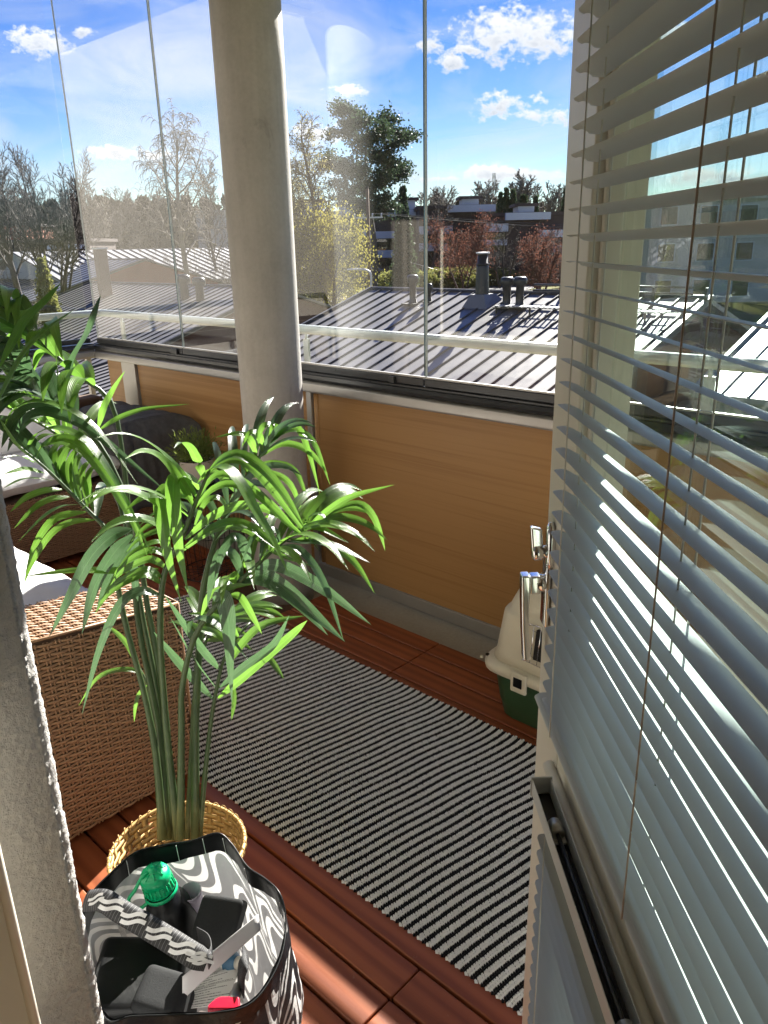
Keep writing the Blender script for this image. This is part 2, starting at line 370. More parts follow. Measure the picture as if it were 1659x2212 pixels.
def m_bag(name, dark, light, dark_in, light_in):
    t = NT(name); uv = t.node('ShaderNodeUVMap'); sx = t.node('ShaderNodeSeparateXYZ'); t.l.new(uv.outputs[0], sx.inputs[0])
    u, v = sx.outputs['X'], sx.outputs['Y']
    # blocks of parallel wavy lines, each block shifted, split by thin leaning seams
    lean = t.math('ADD', u, t.math('MULTIPLY', v, 0.18))
    cell = t.math('FLOOR', t.math('MULTIPLY', lean, 8.0)); fr = t.math('FRACT', t.math('MULTIPLY', lean, 8.0))
    sh = t.math('MULTIPLY', t.math('FRACT', t.math('MULTIPLY', t.math('SINE', t.math('MULTIPLY', cell, 12.9898)), 43758.5)), 3.0)
    wave = t.math('MULTIPLY', t.math('SINE', t.math('ADD', t.math('MULTIPLY', fr, 6.283), sh)), 0.32)
    ph = t.math('ADD', t.math('MULTIPLY_ADD', v, 2.6, sh), t.math('MULTIPLY', wave, 1.0))
    fph = t.math('FRACT', ph)                                     # one motif per unit
    lines = t.math('FRACT', t.math('MULTIPLY', fph, 4.0))
    on = t.math('MULTIPLY', t.math('GREATER_THAN', lines, 0.52), t.math('LESS_THAN', fph, 0.78))
    on = t.math('MULTIPLY', on, t.math('GREATER_THAN', fr, 0.09))
    seam = t.math('LESS_THAN', t.math('ABSOLUTE', t.math('SUBTRACT', fr, 0.045)), 0.008)
    on = t.math('MAXIMUM', on, t.math('MULTIPLY', seam, 0.7))
    hem = t.math('GREATER_THAN', v, 0.93)
    on = t.math('MULTIPLY', on, t.math('SUBTRACT', 1.0, hem))
    g = t.node('ShaderNodeNewGeometry'); bf = g.outputs['Backfacing']
    col = t.mix(bf, t.mix(on, dark, light), t.mix(hem, t.mix(on, dark_in, light_in), (0.012, 0.012, 0.014)))
    n = t.noise(t.coord('Object'), 11, 5, 0.6)
    t.set(col=col, rough=0.38, spec=0.4); t.bump(n, 0.6, 0.012)
    tl = t.node('ShaderNodeBsdfTranslucent'); t.l.new(t.mix(on, (0.16, 0.16, 0.165), light_in), tl.inputs[0]); mx = t.node('ShaderNodeMixShader')
    t.l.new(t.math('MULTIPLY', t.math('SUBTRACT', 1.0, hem), 0.22), mx.inputs[0])
    t.l.new(t.p.outputs[0], mx.inputs[1]); t.l.new(tl.outputs[0], mx.inputs[2]); t.l.new(mx.outputs[0], t.out.inputs[0])
    MATS[name] = t.m
m_bag('bag_sheet', (0.010, 0.010, 0.013), (0.75, 0.75, 0.74), (0.60, 0.60, 0.61), (0.86, 0.86, 0.84))

def m_strap():
    t = NT('strap_webbing'); uv = t.node('ShaderNodeUVMap'); sx = t.node('ShaderNodeSeparateXYZ'); t.l.new(uv.outputs[0], sx.inputs[0])
    s = t.math('LESS_THAN', t.math('FRACT', t.math('MULTIPLY', sx.outputs['X'], 46.0)), 0.10)
    col = t.mix(t.math('MULTIPLY', s, 0.30), (0.012, 0.012, 0.014), (0.5, 0.5, 0.5))
    t.set(col=col, rough=0.6); t.bump(t.math('SINE', t.math('MULTIPLY', sx.outputs['X'], 900.0)), 0.3, 0.001); MATS['strap_webbing'] = t.m
m_strap()
simple('strap_white', (0.72, 0.72, 0.72), 0.8, var=0.08, scale=200, bump=0.4, bscale=600)

def m_paper(name, printed):
    t = NT(name); uv = t.node('ShaderNodeUVMap'); sx = t.node('ShaderNodeSeparateXYZ'); t.l.new(uv.outputs[0], sx.inputs[0])
    col = (0.72, 0.72, 0.72)
    if printed:
        u, v = sx.outputs['X'], sx.outputs['Y']
        row = t.math('FRACT', t.math('MULTIPLY', v, 13.0)); rid = t.math('FLOOR', t.math('MULTIPLY', v, 13.0))
        bl = t.math('LESS_THAN', t.math('ABSOLUTE', t.math('SUBTRACT', row, 0.5)), 0.16)
        cv = t.node('ShaderNodeCombineXYZ'); t.l.new(t.math('MULTIPLY', u, 85.0), cv.inputs[0]); t.l.new(t.math('MULTIPLY', rid, 3.7), cv.inputs[1])
        ch = t.math('GREATER_THAN', t.noise(cv.outputs[0], 1.0, 2, 0.6), 0.44)
        lim = t.math('LESS_THAN', u, t.math('MULTIPLY_ADD', t.math('FRACT', t.math('MULTIPLY', rid, 0.618)), 0.5, 0.42))
        on = t.math('MULTIPLY', t.math('MULTIPLY', bl, ch), t.math('MULTIPLY', lim, t.math('GREATER_THAN', u, 0.08)))
        rule = t.math('LESS_THAN', t.math('ABSOLUTE', t.math('SUBTRACT', v, 0.62)), 0.004)
        col = t.mix(t.math('MAXIMUM', t.math('MULTIPLY', on, 0.8), rule), (0.66, 0.66, 0.64), (0.06, 0.06, 0.06))
    t.set(col=col, rough=0.6); MATS[name] = t.m
m_paper('paper_plain', False); m_paper('paper_printed', True)

def m_ground():
    t = NT('lawn'); v = t.coord('Object'); n = t.noise(v, 0.05, 6, 0.6, 0.5); f = t.noise(v, 1.4, 6, 0.7)
    col = t.ramp(t.math('ADD', t.math('MULTIPLY', n, 0.6), t.math('MULTIPLY', f, 0.4)),
                 [(0.30, (0.085, 0.080, 0.035)), (0.5, (0.125, 0.130, 0.035)), (0.70, (0.20, 0.175, 0.075))])
    t.set(col=col, rough=1.0, spec=0.1); t.bump(f, 0.6, 0.05); MATS['lawn'] = t.m
m_ground()
simple('gravel', (0.30, 0.25, 0.19), 0.95, var=0.2, scale=1.5)

# ------------------------------------------------------------------ object helpers
def put(name, me, mat, parent=None, smooth=False, loc=None):
    o = bpy.data.objects.new(name, me); COL.objects.link(o)
    if mat and not me.materials: me.materials.append(MATS[mat])
    if smooth: me.polygons.foreach_set('use_smooth', [True]*len(me.polygons))
    if parent: o.parent = parent
    if loc is not None: o.location = loc
    return o
def thing(name, label, cat, loc=(0, 0, 0), group=None):
    o = bpy.data.objects.new(name, None); COL.objects.link(o); o.location = loc; o.empty_display_size = 0.1
    return tag(o, label, cat, group)
def tag(o, label, cat, group=None, kind=None):
    o['label'] = label; o['category'] = cat
    if group: o['group'] = group
    if kind: o['kind'] = kind
    return o
def struct(o): o['kind'] = 'structure'; return o
def stuff(o): o['kind'] = 'stuff'; return o
class MB:
    """collects shapes for ONE mesh; offsets are subtracted so that parts sit under a thing's base"""
    def __init__(s, off=(0, 0, 0)): s.v, s.f, s.uv, s.off = [], [], None, Vector(off)
    def add(s, vs, fs):
        b = len(s.v); s.v += [tuple(Vector(p)-s.off) for p in vs]; s.f += [tuple(b+i for i in f) for f in fs]; return s
    def box(s, a, b):
        x0, y0, z0 = a; x1, y1, z1 = b
        return s.add([(x0, y0, z0), (x1, y0, z0), (x1, y1, z0), (x0, y1, z0), (x0, y0, z1), (x1, y0, z1), (x1, y1, z1), (x0, y1, z1)],
                     [(0, 3, 2, 1), (4, 5, 6, 7), (0, 1, 5, 4), (1, 2, 6, 5), (2, 3, 7, 6), (3, 0, 4, 7)])
    def obox(s, c, ax, ay, az):
        c, ax, ay, az = map(Vector, (c, ax, ay, az))
        P = [c+i*ax+j*ay+k*az for k in (-1, 1) for i, j in ((-1, -1), (1, -1), (1, 1), (-1, 1))]
        return s.add(P, [(0, 3, 2, 1), (4, 5, 6, 7), (0, 1, 5, 4), (1, 2, 6, 5), (2, 3, 7, 6), (3, 0, 4, 7)])
    def tube(s, pts, r, n=8, caps=True, flat=None):
        pts = [Vector(p) for p in pts]; rs = r if isinstance(r, (list, tuple)) else [r]*len(pts)
        vs, fs = [], []; prev = None
        for i, p in enumerate(pts):
            t = (pts[min(i+1, len(pts)-1)]-pts[max(i-1, 0)]).normalized()
            if prev is None:
                ref = Vector((0, 0, 1)) if abs(t.z) < 0.9 else Vector((1, 0, 0)); a = t.cross(ref).normalized()
            else: a = (prev - t*prev.dot(t)).normalized()
            prev = a; b = t.cross(a)
            for k in range(n):
                w = 2*math.pi*k/n; vs.append(p + (a*math.cos(w) + b*math.sin(w))*rs[i])
        for i in range(len(pts)-1):
            for k in range(n): fs.append((i*n+k, i*n+(k+1) % n, (i+1)*n+(k+1) % n, (i+1)*n+k))
        if caps: fs += [tuple(range(n-1, -1, -1)), tuple((len(pts)-1)*n+k for k in range(n))]
        return s.add(vs, fs)
    def lathe(s, prof, c, n=32, axis=(0, 0, 1), caps=True):
        c = Vector(c); az = Vector(axis).normalized()
        ref = Vector((1, 0, 0)) if abs(az.x) < 0.9 else Vector((0, 1, 0)); ax = az.cross(ref).normalized(); ay = az.cross(ax)
        vs, fs = [], []
        for (r, h) in prof:
            for k in range(n):
                w = 2*math.pi*k/n; vs.append(c + az*h + (ax*math.cos(w)+ay*math.sin(w))*r)
        for i in range(len(prof)-1):
            for k in range(n): fs.append((i*n+k, i*n+(k+1) % n, (i+1)*n+(k+1) % n, (i+1)*n+k))
        if caps: fs += [tuple(range(n-1, -1, -1)), tuple((len(prof)-1)*n+k for k in range(n))]
        return s.add(vs, fs)
    def loft(s, loops, caps=(True, True)):
        n = len(loops[0]); vs = [p for L in loops for p in L]; fs = []
        for i in range(len(loops)-1):
            for k in range(n): fs.append((i*n+k, i*n+(k+1) % n, (i+1)*n+(k+1) % n, (i+1)*n+k))
        if caps[0]: fs.append(tuple(range(n-1, -1, -1)))
        if caps[1]: fs.append(tuple((len(loops)-1)*n+k for k in range(n)))
        return s.add(vs, fs)
    def grid(s, rows):
        m = len(rows[0]); vs = [p for r in rows for p in r]
        return s.add(vs, [(i*m+j, i*m+j+1, (i+1)*m+j+1, (i+1)*m+j) for i in range(len(rows)-1) for j in range(m-1)])
    def build(s, name, mat, parent=None, smooth=False, bevel=0.0, seg=2, uvs=None, loc=None, auto=None, solid=0.0):
        me = bpy.data.meshes.new(name); me.from_pydata(s.v, [], s.f); me.update()
        if uvs is not None:
            L = me.uv_layers.new(name='UVMap'); idx = np.zeros(len(me.loops), int); me.loops.foreach_get('vertex_index', idx)
            L.data.foreach_set('uv', np.asarray(uvs, float)[idx].ravel())
        o = put(name, me, mat, parent, smooth, loc)
        if solid:
            m = o.modifiers.new('solid', 'SOLIDIFY'); m.thickness = solid; m.offset = 0
        if bevel:
            m = o.modifiers.new('bevel', 'BEVEL'); m.width = bevel; m.segments = seg; m.limit_method = 'ANGLE'; m.angle_limit = R_(40)
            me.polygons.foreach_set('use_smooth', [True]*len(me.polygons))
            w = o.modifiers.new('wn', 'WEIGHTED_NORMAL'); w.keep_sharp = True
        return o
def mesh_np(name, V, F):
    """fast mesh from numpy arrays (F: n x 4 or n x 3)"""
    me = bpy.data.meshes.new(name); V = np.asarray(V, np.float32); F = np.asarray(F, np.int32); k = F.shape[1]
    me.vertices.add(len(V)); me.vertices.foreach_set('co', V.ravel())
    me.loops.add(F.size); me.loops.foreach_set('vertex_index', F.ravel())
    me.polygons.add(len(F)); me.polygons.foreach_set('loop_start', np.arange(0, F.size, k, dtype=np.int32))
    me.polygons.foreach_set('loop_total', np.full(len(F), k, np.int32)); me.update(calc_edges=True); me.validate(); return me
def copy_tree(o, parent=None):
    c = o.copy(); COL.objects.link(c); c.parent = parent
    for ch in o.children: copy_tree(ch, c)
    return c
def catmull(pts, n):
    P = [Vector(p) for p in pts]; P = [P[0]*2-P[1]] + P + [P[-1]*2-P[-2]]
    out = []; m = len(P)-3
    for i in range(n):
        u = i/(n-1)*m; k = min(int(u), m-1); t = u-k; a, b, c, d = P[k:k+4]
        out.append(0.5*((2*b)+(c-a)*t+(2*a-5*b+4*c-d)*t*t+(3*b-a-3*c+d)*t*t*t))
    return out
def weave(mapf, U, V, su, sv, amp, rw, seg=4, rth=0.0016, stakes=True, stake_w=0.004, pair=0.0):
    """woven rows and stakes on a surface; mapf(u, v, out) -> (n,3)"""
    vs, fs, b = [], [], 0
    n_rows = int(V/sv); n_u = int(U/su*seg)+1
    u = np.linspace(0, U, n_u)
    for j in range(n_rows):
        v0 = (j+0.5)*sv
        off = amp*np.cos(np.pi*u/su + np.pi*(j % 2))
        wob = 0.06*sv*np.sin(u*37+j*1.7)
        ring = []
        for dv, do in ((-rw/2, 0), (-rw*0.25, rth), (rw*0.25, rth), (rw/2, 0), (0, -rth)):
            ring.append(mapf(u, np.full_like(u, v0+dv)+wob, off+do))
        P = np.stack(ring, 1).reshape(-1, 3); vs.append(P)
        i = np.arange(n_u-1)[:, None]*5; k = np.arange(5)[None, :]
        fs.append((b + np.stack([i+k, i+(k+1) % 5, i+5+(k+1) % 5, i+5+k], -1)).reshape(-1, 4)); b += len(P)
    if stakes:
        n_v = max(2, int(V/sv)*2); v = np.linspace(0, V, n_v)
        for q in range(int(U/su)+1):
            for dx in ((-pair, pair) if pair else (0,)):
                u0 = q*su+dx; ring = []
                off = -amp*0.5*np.cos(np.pi*(v/sv-0.5)+np.pi*q)
                for du, do in ((-stake_w/2, 0), (0, rth*1.3), (stake_w/2, 0), (0, -rth)):
                    ring.append(mapf(np.full_like(v, min(max(u0+du, 0), U)), v, off+do))
                P = np.stack(ring, 1).reshape(-1, 3); vs.append(P)
                i = np.arange(n_v-1)[:, None]*4; k = np.arange(4)[None, :]
                fs.append((b + np.stack([i+k, i+(k+1) % 4, i+4+(k+1) % 4, i+4+k], -1)).reshape(-1, 4)); b += len(P)
    return np.concatenate(vs), np.concatenate(fs)
def flat_map(o, du, dv, dn):
    o, du, dv, dn = (np.array(x, float) for x in (o, du, dv, dn))
    return lambda u, v, w: o + np.asarray(u)[:, None]*du + np.asarray(v)[:, None]*dv + np.asarray(w)[:, None]*dn

# ================================================================== SETTING: ground
def ground_z(d):
    return float(np.interp(d, [0, 38, 66, 120, 400, 3000], [-6.0, -5.6, -2.75, -2.4, -1.5, 0.0]))
def make_ground():
    ds = [-60, -20, 0, 15, 30, 38, 45, 52, 59, 66, 80, 100, 130, 180, 260, 400, 800, 1600, 3000]
    ws = [-3000, -1200, -500, -250, -120, -60, -30, -10, 10, 30, 60, 120, 250, 500, 1200, 3000]
    rows = []
    rt = Vector((math.cos(YAW), math.sin(YAW), 0))
    for d in ds:
        rows.append([FH*d + rt*w + Vector((0, 0, ground_z(max(0, d)))) for w in ws])
    return struct(MB().grid(rows).build('ground', 'lawn', smooth=True))
make_ground()
def strip(name, pts, width, mat, lift):
    """a path that lies on the terrain"""
    P = catmull(pts, 24); rows = []
    for i, p in enumerate(P):
        t = (P[min(i+1, 23)]-P[max(i-1, 0)]).normalized(); s = Vector((-t.y, t.x, 0)).normalized()*width/2
        r = []
        for q in (p-s, p, p+s):
            r.append(Vector((q.x, q.y, ground_z(q.dot(FH))+lift)))
        rows.append(r)
    return struct(MB().grid(rows).build(name, mat, smooth=True))
def gp(x, d):                      # ground point under photo column x at distance d
    p = at(x, 560, d); return Vector((p.x, p.y, ground_z(d)))
strip('road', [gp(600, 63), gp(900, 66), gp(1020, 71), gp(1100, 80), gp(1180, 100)], 5.5, 'asphalt', 0.035)
strip('path', [gp(700, 70), gp(880, 72), gp(980, 77), gp(1040, 86)], 3.0, 'gravel', 0.03)

# ================================================================== balcony shell
PY = 2.447                          # inner face of the parapet
GX = -4.87                          # inner face of the left-hand parapet
# floor slab with the deck on it
struct(MB().box((-5.1, 0.10, -0.30), (2.6, 2.62, -0.055)).build('balcony_slab', 'concrete_slab'))
deck = struct(MB().box((-4.80, 0.31, -0.050), (1.9, 2.17, -0.034)).build('deck', 'rattan_back'))
BP = 0.1005
def board(x0, x1, y0):
    b = MB().box((x0, y0+0.0035, -0.030), (x1, y0+BP-0.0035, 0.0))
    return b.build('deck_board', 'deck_wood', deck, bevel=0.0045, seg=2)
y = 2.202-BP; k = 0
while y > 0.25:
    top = y+BP
    if top > 2.0 and True:                                    # cut back round the column
        segs = [(-4.78, -2.93), (-2.49, -1.776), (-1.773, 0.15), (0.153, 1.85)]
    elif top < 1.06:
        segs = [(-4.78, -2.66), (-2.657, -0.860), (-0.857, 0.9), (0.903, 1.85)] if k % 2 else [(-4.78, -2.2), (-2.197, -0.859), (-0.856, 0.9), (0.903, 1.85)]
    else:
        segs = [(-4.78, -1.772), (-1.769, 0.15), (0.153, 1.85)]
    for a, b in segs: board(a, b, y)
    y -= BP; k += 1
# ceiling slab of the balcony and of the doorway
struct(MB().box((-3.02, 0.33, 2.60), (2.6, 2.53, 2.80)).build('ceiling', 'plaster_soffit'))
struct(MB().box((-5.1, 0.33, 3.22), (-3.022, 2.60, 3.42)).build('ceiling_left', 'plaster_soffit'))

# house wall: plastered, with the reveal of the doorway in view
WX, WY = -0.845, 0.30
wall = struct(MB().box((-1.40, 0.05, -0.30), (WX-0.04, WY-0.006, 3.6)).build('house_wall', 'plaster'))
struct(MB().box((-12.0, 0.05, -6.0), (-3.852, WY-0.006, 3.6)).build('house_wall_far', 'plaster_facade'))
struct(MB().box((-3.85, 0.05, -0.30), (-1.402, WY-0.006, 0.86)).build('house_wall_under_window', 'plaster_facade'))
struct(MB().box((-3.85, 0.05, 2.26), (-1.402, WY-0.006, 3.6)).build('house_wall_over_window', 'plaster_facade'))
win = thing('house_window', 'wide window of the flat in the house wall behind the near sofa', 'window', (-2.6, 0.2, 0.86))
for a, b in (((-3.848, 0.10, 0.862), (-3.79, 0.19, 2.258)), ((-1.462, 0.10, 0.862), (-1.404, 0.19, 2.258)), ((-2.65, 0.10, 0.922), (-2.60, 0.19, 2.198))):
    MB((-2.6, 0.2, 0.86)).box(a, b).build('frame', 'white_paint', win, bevel=0.004)
for a, b in (((-3.788, 0.10, 0.862), (-1.464, 0.19, 0.92)), ((-3.788, 0.10, 2.20), (-1.464, 0.19, 2.258))):
    MB((-2.6, 0.2, 0.86)).box(a, b).build('frame', 'white_paint', win, bevel=0.004)
for a, b in ((-3.788, -2.652), (-2.598, -1.464)):
    MB((-2.6, 0.2, 0.86)).box((a, 0.142, 0.921), (b, 0.148, 2.199)).build('pane', 'glass_clear', win)
def rough_corner():
    """reveal, rounded arris and a strip of facade as one rough plaster skin"""
    prof = []
    for y in np.linspace(0.10, WY-0.014, 62): prof.append((WX, y, 1, 0))
    for a in np.linspace(0, math.pi/2, 7): prof.append((WX-0.014+0.014*math.cos(a), WY-0.014+0.014*math.sin(a), math.cos(a), math.sin(a)))
    for x in np.linspace(WX-0.018, WX-0.12, 26): prof.append((x, WY, 0, 1))
    zs = np.arange(0.25, 2.05, 0.0033); V = np.zeros((len(zs), len(prof), 3), np.float32)
    for i, z in enumerate(zs):
        for j, (x, y, nx, ny) in enumerate(prof):
            h = 0.0017*noise.noise((x*210, y*210, z*190)) + 0.0013*noise.noise((x*105, y*105, z*95+9)) + 0.0012*noise.noise((x*18, y*18, z*18))
            V[i, j] = (x+nx*h, y+ny*h, z)
    n, m = V.shape[:2]; i, j = np.meshgrid(np.arange(n-1), np.arange(m-1), indexing='ij'); a = i*m+j
    F = np.stack([a, a+1, a+m+1, a+m], -1).reshape(-1, 4)
    o = put('plaster_skin', mesh_np('plaster_skin', V.reshape(-1, 3), F), 'plaster', wall, True); return o
rough_corner()
MB().box((WX-0.04, 0.055, 2.05), (WX-0.004, WY-0.004, 3.6)).build('reveal_head', 'plaster', wall)
MB().box((WX-0.04, 0.055, -0.3), (WX-0.004, WY-0.004, 0.26)).build('reveal_foot', 'plaster', wall)
wall2 = struct(MB().box((0.24, 0.05, -0.30), (2.6, WY-0.006, 3.6)).build('house_wall_right', 'plaster'))
lintel = struct(MB().box((WX-0.005, 0.052, 2.12), (0.238, WY-0.008, 3.6)).build('lintel', 'plaster'))
# the room the picture was taken from
struct(MB().box((-4.3, -4.2, -0.12), (2.4, 0.09, -0.022)).build('room_floor', 'room_floor'))
struct(MB().box((-4.3, -4.2, 2.62), (2.4, 0.048, 2.74)).build('room_ceiling', 'room_paint'))
struct(MB().box((-4.42, -4.2, -0.12), (-4.302, 0.048, 2.74)).build('room_wall_left', 'room_paint'))
struct(MB().box((2.402, -4.2, -0.12), (2.52, 0.048, 2.74)).build('room_wall_right', 'room_paint'))
struct(MB().box((-4.42, -4.32, -0.12), (2.52, -4.202, 2.74)).build('room_wall_back', 'room_paint'))
fr = thing('door_frame', 'cream painted door frame beside the rough plaster reveal at the lower left', 'door frame', (WX, 0.12, 0))
MB((WX, 0.12, 0)).box((WX+0.006, 0.06, -0.02), (WX+0.050, 0.196, 2.10)).build('jamb', 'white_paint', fr, bevel=0.004)
MB((WX, 0.12, 0)).tube([(WX+0.047, 0.199, 0.0), (WX+0.047, 0.199, 2.10)], 0.007, 8).build('seal_bead', 'white_paint', fr, smooth=True)
MB((WX, 0.12, 0)).box((0.195, 0.06, -0.02), (0.236, 0.196, 2.10)).build('jamb', 'white_paint', fr, bevel=0.004)

# concrete column
CXC, CYC, CR = -2.70, 2.15, 0.137
colm = struct(MB((CXC, CYC, 0)).lathe([(CR, -0.06), (CR, 0.6), (CR, 1.4), (CR, 2.2), (CR, 2.605)], (CXC, CYC, 0), 64).build('column', 'concrete_column', smooth=True, loc=(CXC, CYC, 0)))
colm.data.polygons.foreach_set('use_smooth', [len(p.vertices) == 4 for p in colm.data.polygons])

# ------------------------------------------------------------------ parapet
def parapet():
    B = (-1.8, PY, 0)
    p = thing('front_parapet', 'long balcony parapet with oak panels under a black and silver top rail', 'parapet', B)
    for (x0, x1) in ((-2.735, 0.60), (0.70, 2.5)):
        MB(B).box((x0, PY+0.004, 0.012), (x1, PY+0.022, 0.905)).build('oak_panel', 'oak_panel', p, bevel=0.002)
    for (x0, x1) in ((-4.745, -4.560), (-4.375, -2.80)):
        MB(B).box((x0, PY+0.004, 0.012), (x1, PY+0.022, 0.905)).build('oak_panel', 'oak_panel', p, bevel=0.002)
    MB(B).tube([(-2.745, PY+0.010, 0.02), (-2.745, PY+0.010, 0.89)], 0.017, 10).build('panel_edge', 'oak_panel', p, smooth=True)
    for (x0, x1) in ((-4.545, -4.385), (-2.80, -2.765), (0.62, 0.68)):
        MB(B).box((x0, PY-0.012, -0.05), (x1, PY+0.05, 0.905)).build('post', 'alu_grey', p, bevel=0.003)
    MB(B).box((-4.553, PY-0.006, -0.02), (-4.537, PY+0.010, 0.90)).build('post_lip', 'rail_pale', p)
    # bottom flashing: lip and sill
    MB(B).box((-4.85, PY-0.004, -0.048), (2.5, PY+0.03, 0.010)).build('bottom_rail', 'alu_grey', p, bevel=0.002)
    # silver cap under the black track
    prof = [(-0.030, 0.900), (-0.034, 0.912), (-0.030, 0.940), (-0.012, 0.952), (0.05, 0.952), (0.05, 0.900)]
    def extr(prof, x0, x1): return [[(x0, PY+a, z) for a, z in prof], [(x1, PY+a, z) for a, z in prof]]
    MB(B).loft(extr(prof, -4.91, 2.5)).build('silver_cap', 'alu_grey', p, bevel=0.0015)
    prof = [(-0.020, 0.9525), (-0.024, 0.965), (-0.018, 0.980), (-0.008, 0.983), (-0.008, 0.990), (-0.002, 0.992), (-0.002, 0.975), (0.012, 0.975), (0.012, 0.992), (0.050, 0.992), (0.050, 0.9525)]
    MB(B).loft(extr(prof, -4.86, 2.5)).build('track', 'alu_dark', p)
    return p
parapet()
def side_parapet():
    B = (GX, 1.4, 0)
    p = thing('side_parapet', 'glass sided balcony parapet at the left end behind the palm', 'parapet', B)
    def extr(prof): return [[(GX-a, 0.32, z) for a, z in prof], [(GX-a, PY-0.02, z) for a, z in prof]]
    MB(B).loft(extr([(-0.030, 0.900), (-0.034, 0.912), (-0.030, 0.940), (-0.012, 0.952), (0.05, 0.952), (0.05, 0.900)])).build('silver_cap', 'alu_grey', p)
    MB(B).loft(extr([(-0.020, 0.9525), (-0.024, 0.965), (-0.018, 0.980), (-0.008, 0.983), (-0.008, 0.990), (0.050, 0.992), (0.050, 0.9525)])).build('track', 'alu_dark', p)
    MB(B).box((GX-0.02, 0.34, 0.03), (GX-0.012, PY-0.06, 0.895)).build('lower_pane', 'glass_clear', p)
    MB(B).box((GX-0.04, 0.32, -0.05), (GX, PY-0.02, 0.03)).build('bottom_rail', 'alu_grey', p)
    for yy in (0.34, 1.35, PY-0.07): MB(B).box((GX-0.035, yy, 0.03), (GX-0.004, yy+0.03, 0.90)).build('post', 'alu_grey', p)
side_parapet()

# ------------------------------------------------------------------ sliding glass panels
SE = [-4.835, -3.846, -2.953, -2.061, -1.168, -0.275, 0.618, 1.511, 2.404]
gl_txt = ['frameless glass panel at the left corner of the balcony front', 'frameless glass panel between the corner panel and the concrete column',
          'frameless glass panel just right of the concrete column', 'frameless glass panel left of the open door, over the oak panel',
          'frameless glass panel seen through the door blind, nearest the handle', 'frameless glass panel seen through the middle of the door blind',
          'frameless glass panel seen through the door blind near its dark cord', 'frameless glass panel at the far right of the balcony front']
for i in range(len(SE)-1):
    x0, x1 = SE[i]+0.002, SE[i+1]-0.002; B = (x0, PY, 0.99)
    g = thing('glazing_panel', gl_txt[i], 'glass panel', B, 'sliding glass panels along the front')
    zt = 3.17 if i < 2 else 2.55
    MB(B).box((x0+0.005, PY+0.004, 1.022), (x1-0.004, PY+0.010, zt)).build('pane', 'glass_dust_haze' if i in (0, 1) else 'glass_clear', g)
    MB(B).box((x0+0.001, PY-0.0055, 0.995), (x1-0.001, PY+0.0105+0.004, 1.026)).build('bottom_profile', 'alu_dark', g, bevel=0.003)
    MB(B).box((x0+0.0015, PY+0.002, 1.0265), (x1-0.0015, PY+0.013, 1.034)).build('glazing_lip', 'alu_grey', g)
    MB(B).box((x0+0.001, PY-0.004, zt), (x1-0.001, PY+0.014, zt+0.048)).build('top_profile', 'alu_dark', g)
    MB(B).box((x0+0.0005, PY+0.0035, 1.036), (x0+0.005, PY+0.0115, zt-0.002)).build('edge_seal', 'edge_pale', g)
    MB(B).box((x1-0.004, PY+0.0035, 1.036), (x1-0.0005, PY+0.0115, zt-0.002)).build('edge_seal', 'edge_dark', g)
    if i in (0, 2):
        xl = x1-0.10 if i == 0 else x1-0.185
        MB(B).box((xl, PY-0.020, 0.994), (xl+(0.065 if i == 0 else 0.028), PY-0.006, 1.022)).build('catch', 'alu_dark', g, bevel=0.003)
for i, (y0, y1) in enumerate(((1.42, 2.42), (0.42, 1.416))):
    B = (GX, y0, 0.99)
    g = thing('glazing_panel', ['frameless glass panel at the left end, next to the corner', 'frameless glass panel at the left end, behind the palm leaves'][i], 'glass panel', B, 'sliding glass panels at the left end')
    MB(B).box((GX-0.010, y0, 1.022), (GX-0.004, y1, 3.17)).build('pane', 'glass_clear', g)
    MB(B).box((GX-0.0145, y0+0.001, 0.995), (GX+0.0055, y1-0.001, 1.026)).build('bottom_profile', 'alu_dark', g, bevel=0.003)
    MB(B).box((GX-0.014, y0+0.001, 3.17), (GX+0.004, y1-0.001, 3.218)).build('top_profile', 'alu_dark', g)

# ------------------------------------------------------------------ handrail outside the glass
def handrail():
    HY, HX, HZ = 2.583, GX-0.13, 1.168
    B = (-2.0, HY, 0)
    h = thing('handrail', 'pale round steel handrail on short posts outside the glass', 'handrail', B)
    MB(B).tube([(HX, 0.2, HZ), (HX, HY-0.06, HZ), (HX+0.018, HY-0.018, HZ), (HX+0.06, HY, HZ), (2.6, HY, HZ)], 0.0225, 14).build('rail', 'rail_pale', h, smooth=True)
    for x in (ony(264.5, 702, HY).x, ony(663, 760, HY).x, -0.95, 0.6, 2.2):
        MB(B).box((x-0.018, HY-0.006, 0.2), (x+0.018, HY+0.006, HZ-0.045)).build('post', 'rail_pale', h)
        MB(B).tube([(x, HY, HZ-0.05), (x, HY, HZ-0.018)], 0.008, 8).build('bracket', 'rail_pale', h, smooth=True)
    for yy in (1.95, 0.9):
        MB(B).box((HX-0.006, yy-0.018, 0.2), (HX+0.006, yy+0.018, HZ-0.045)).build('post', 'rail_pale', h)
        MB(B).tube([(HX, yy, HZ-0.05), (HX, yy, HZ-0.018)], 0.008, 8).build('bracket', 'rail_pale', h, smooth=True)
    MB(B).box((-5.0, HY-0.025, 0.10), (2.6, HY+0.02, 0.2)).build('fascia', 'alu_grey', h)
handrail()

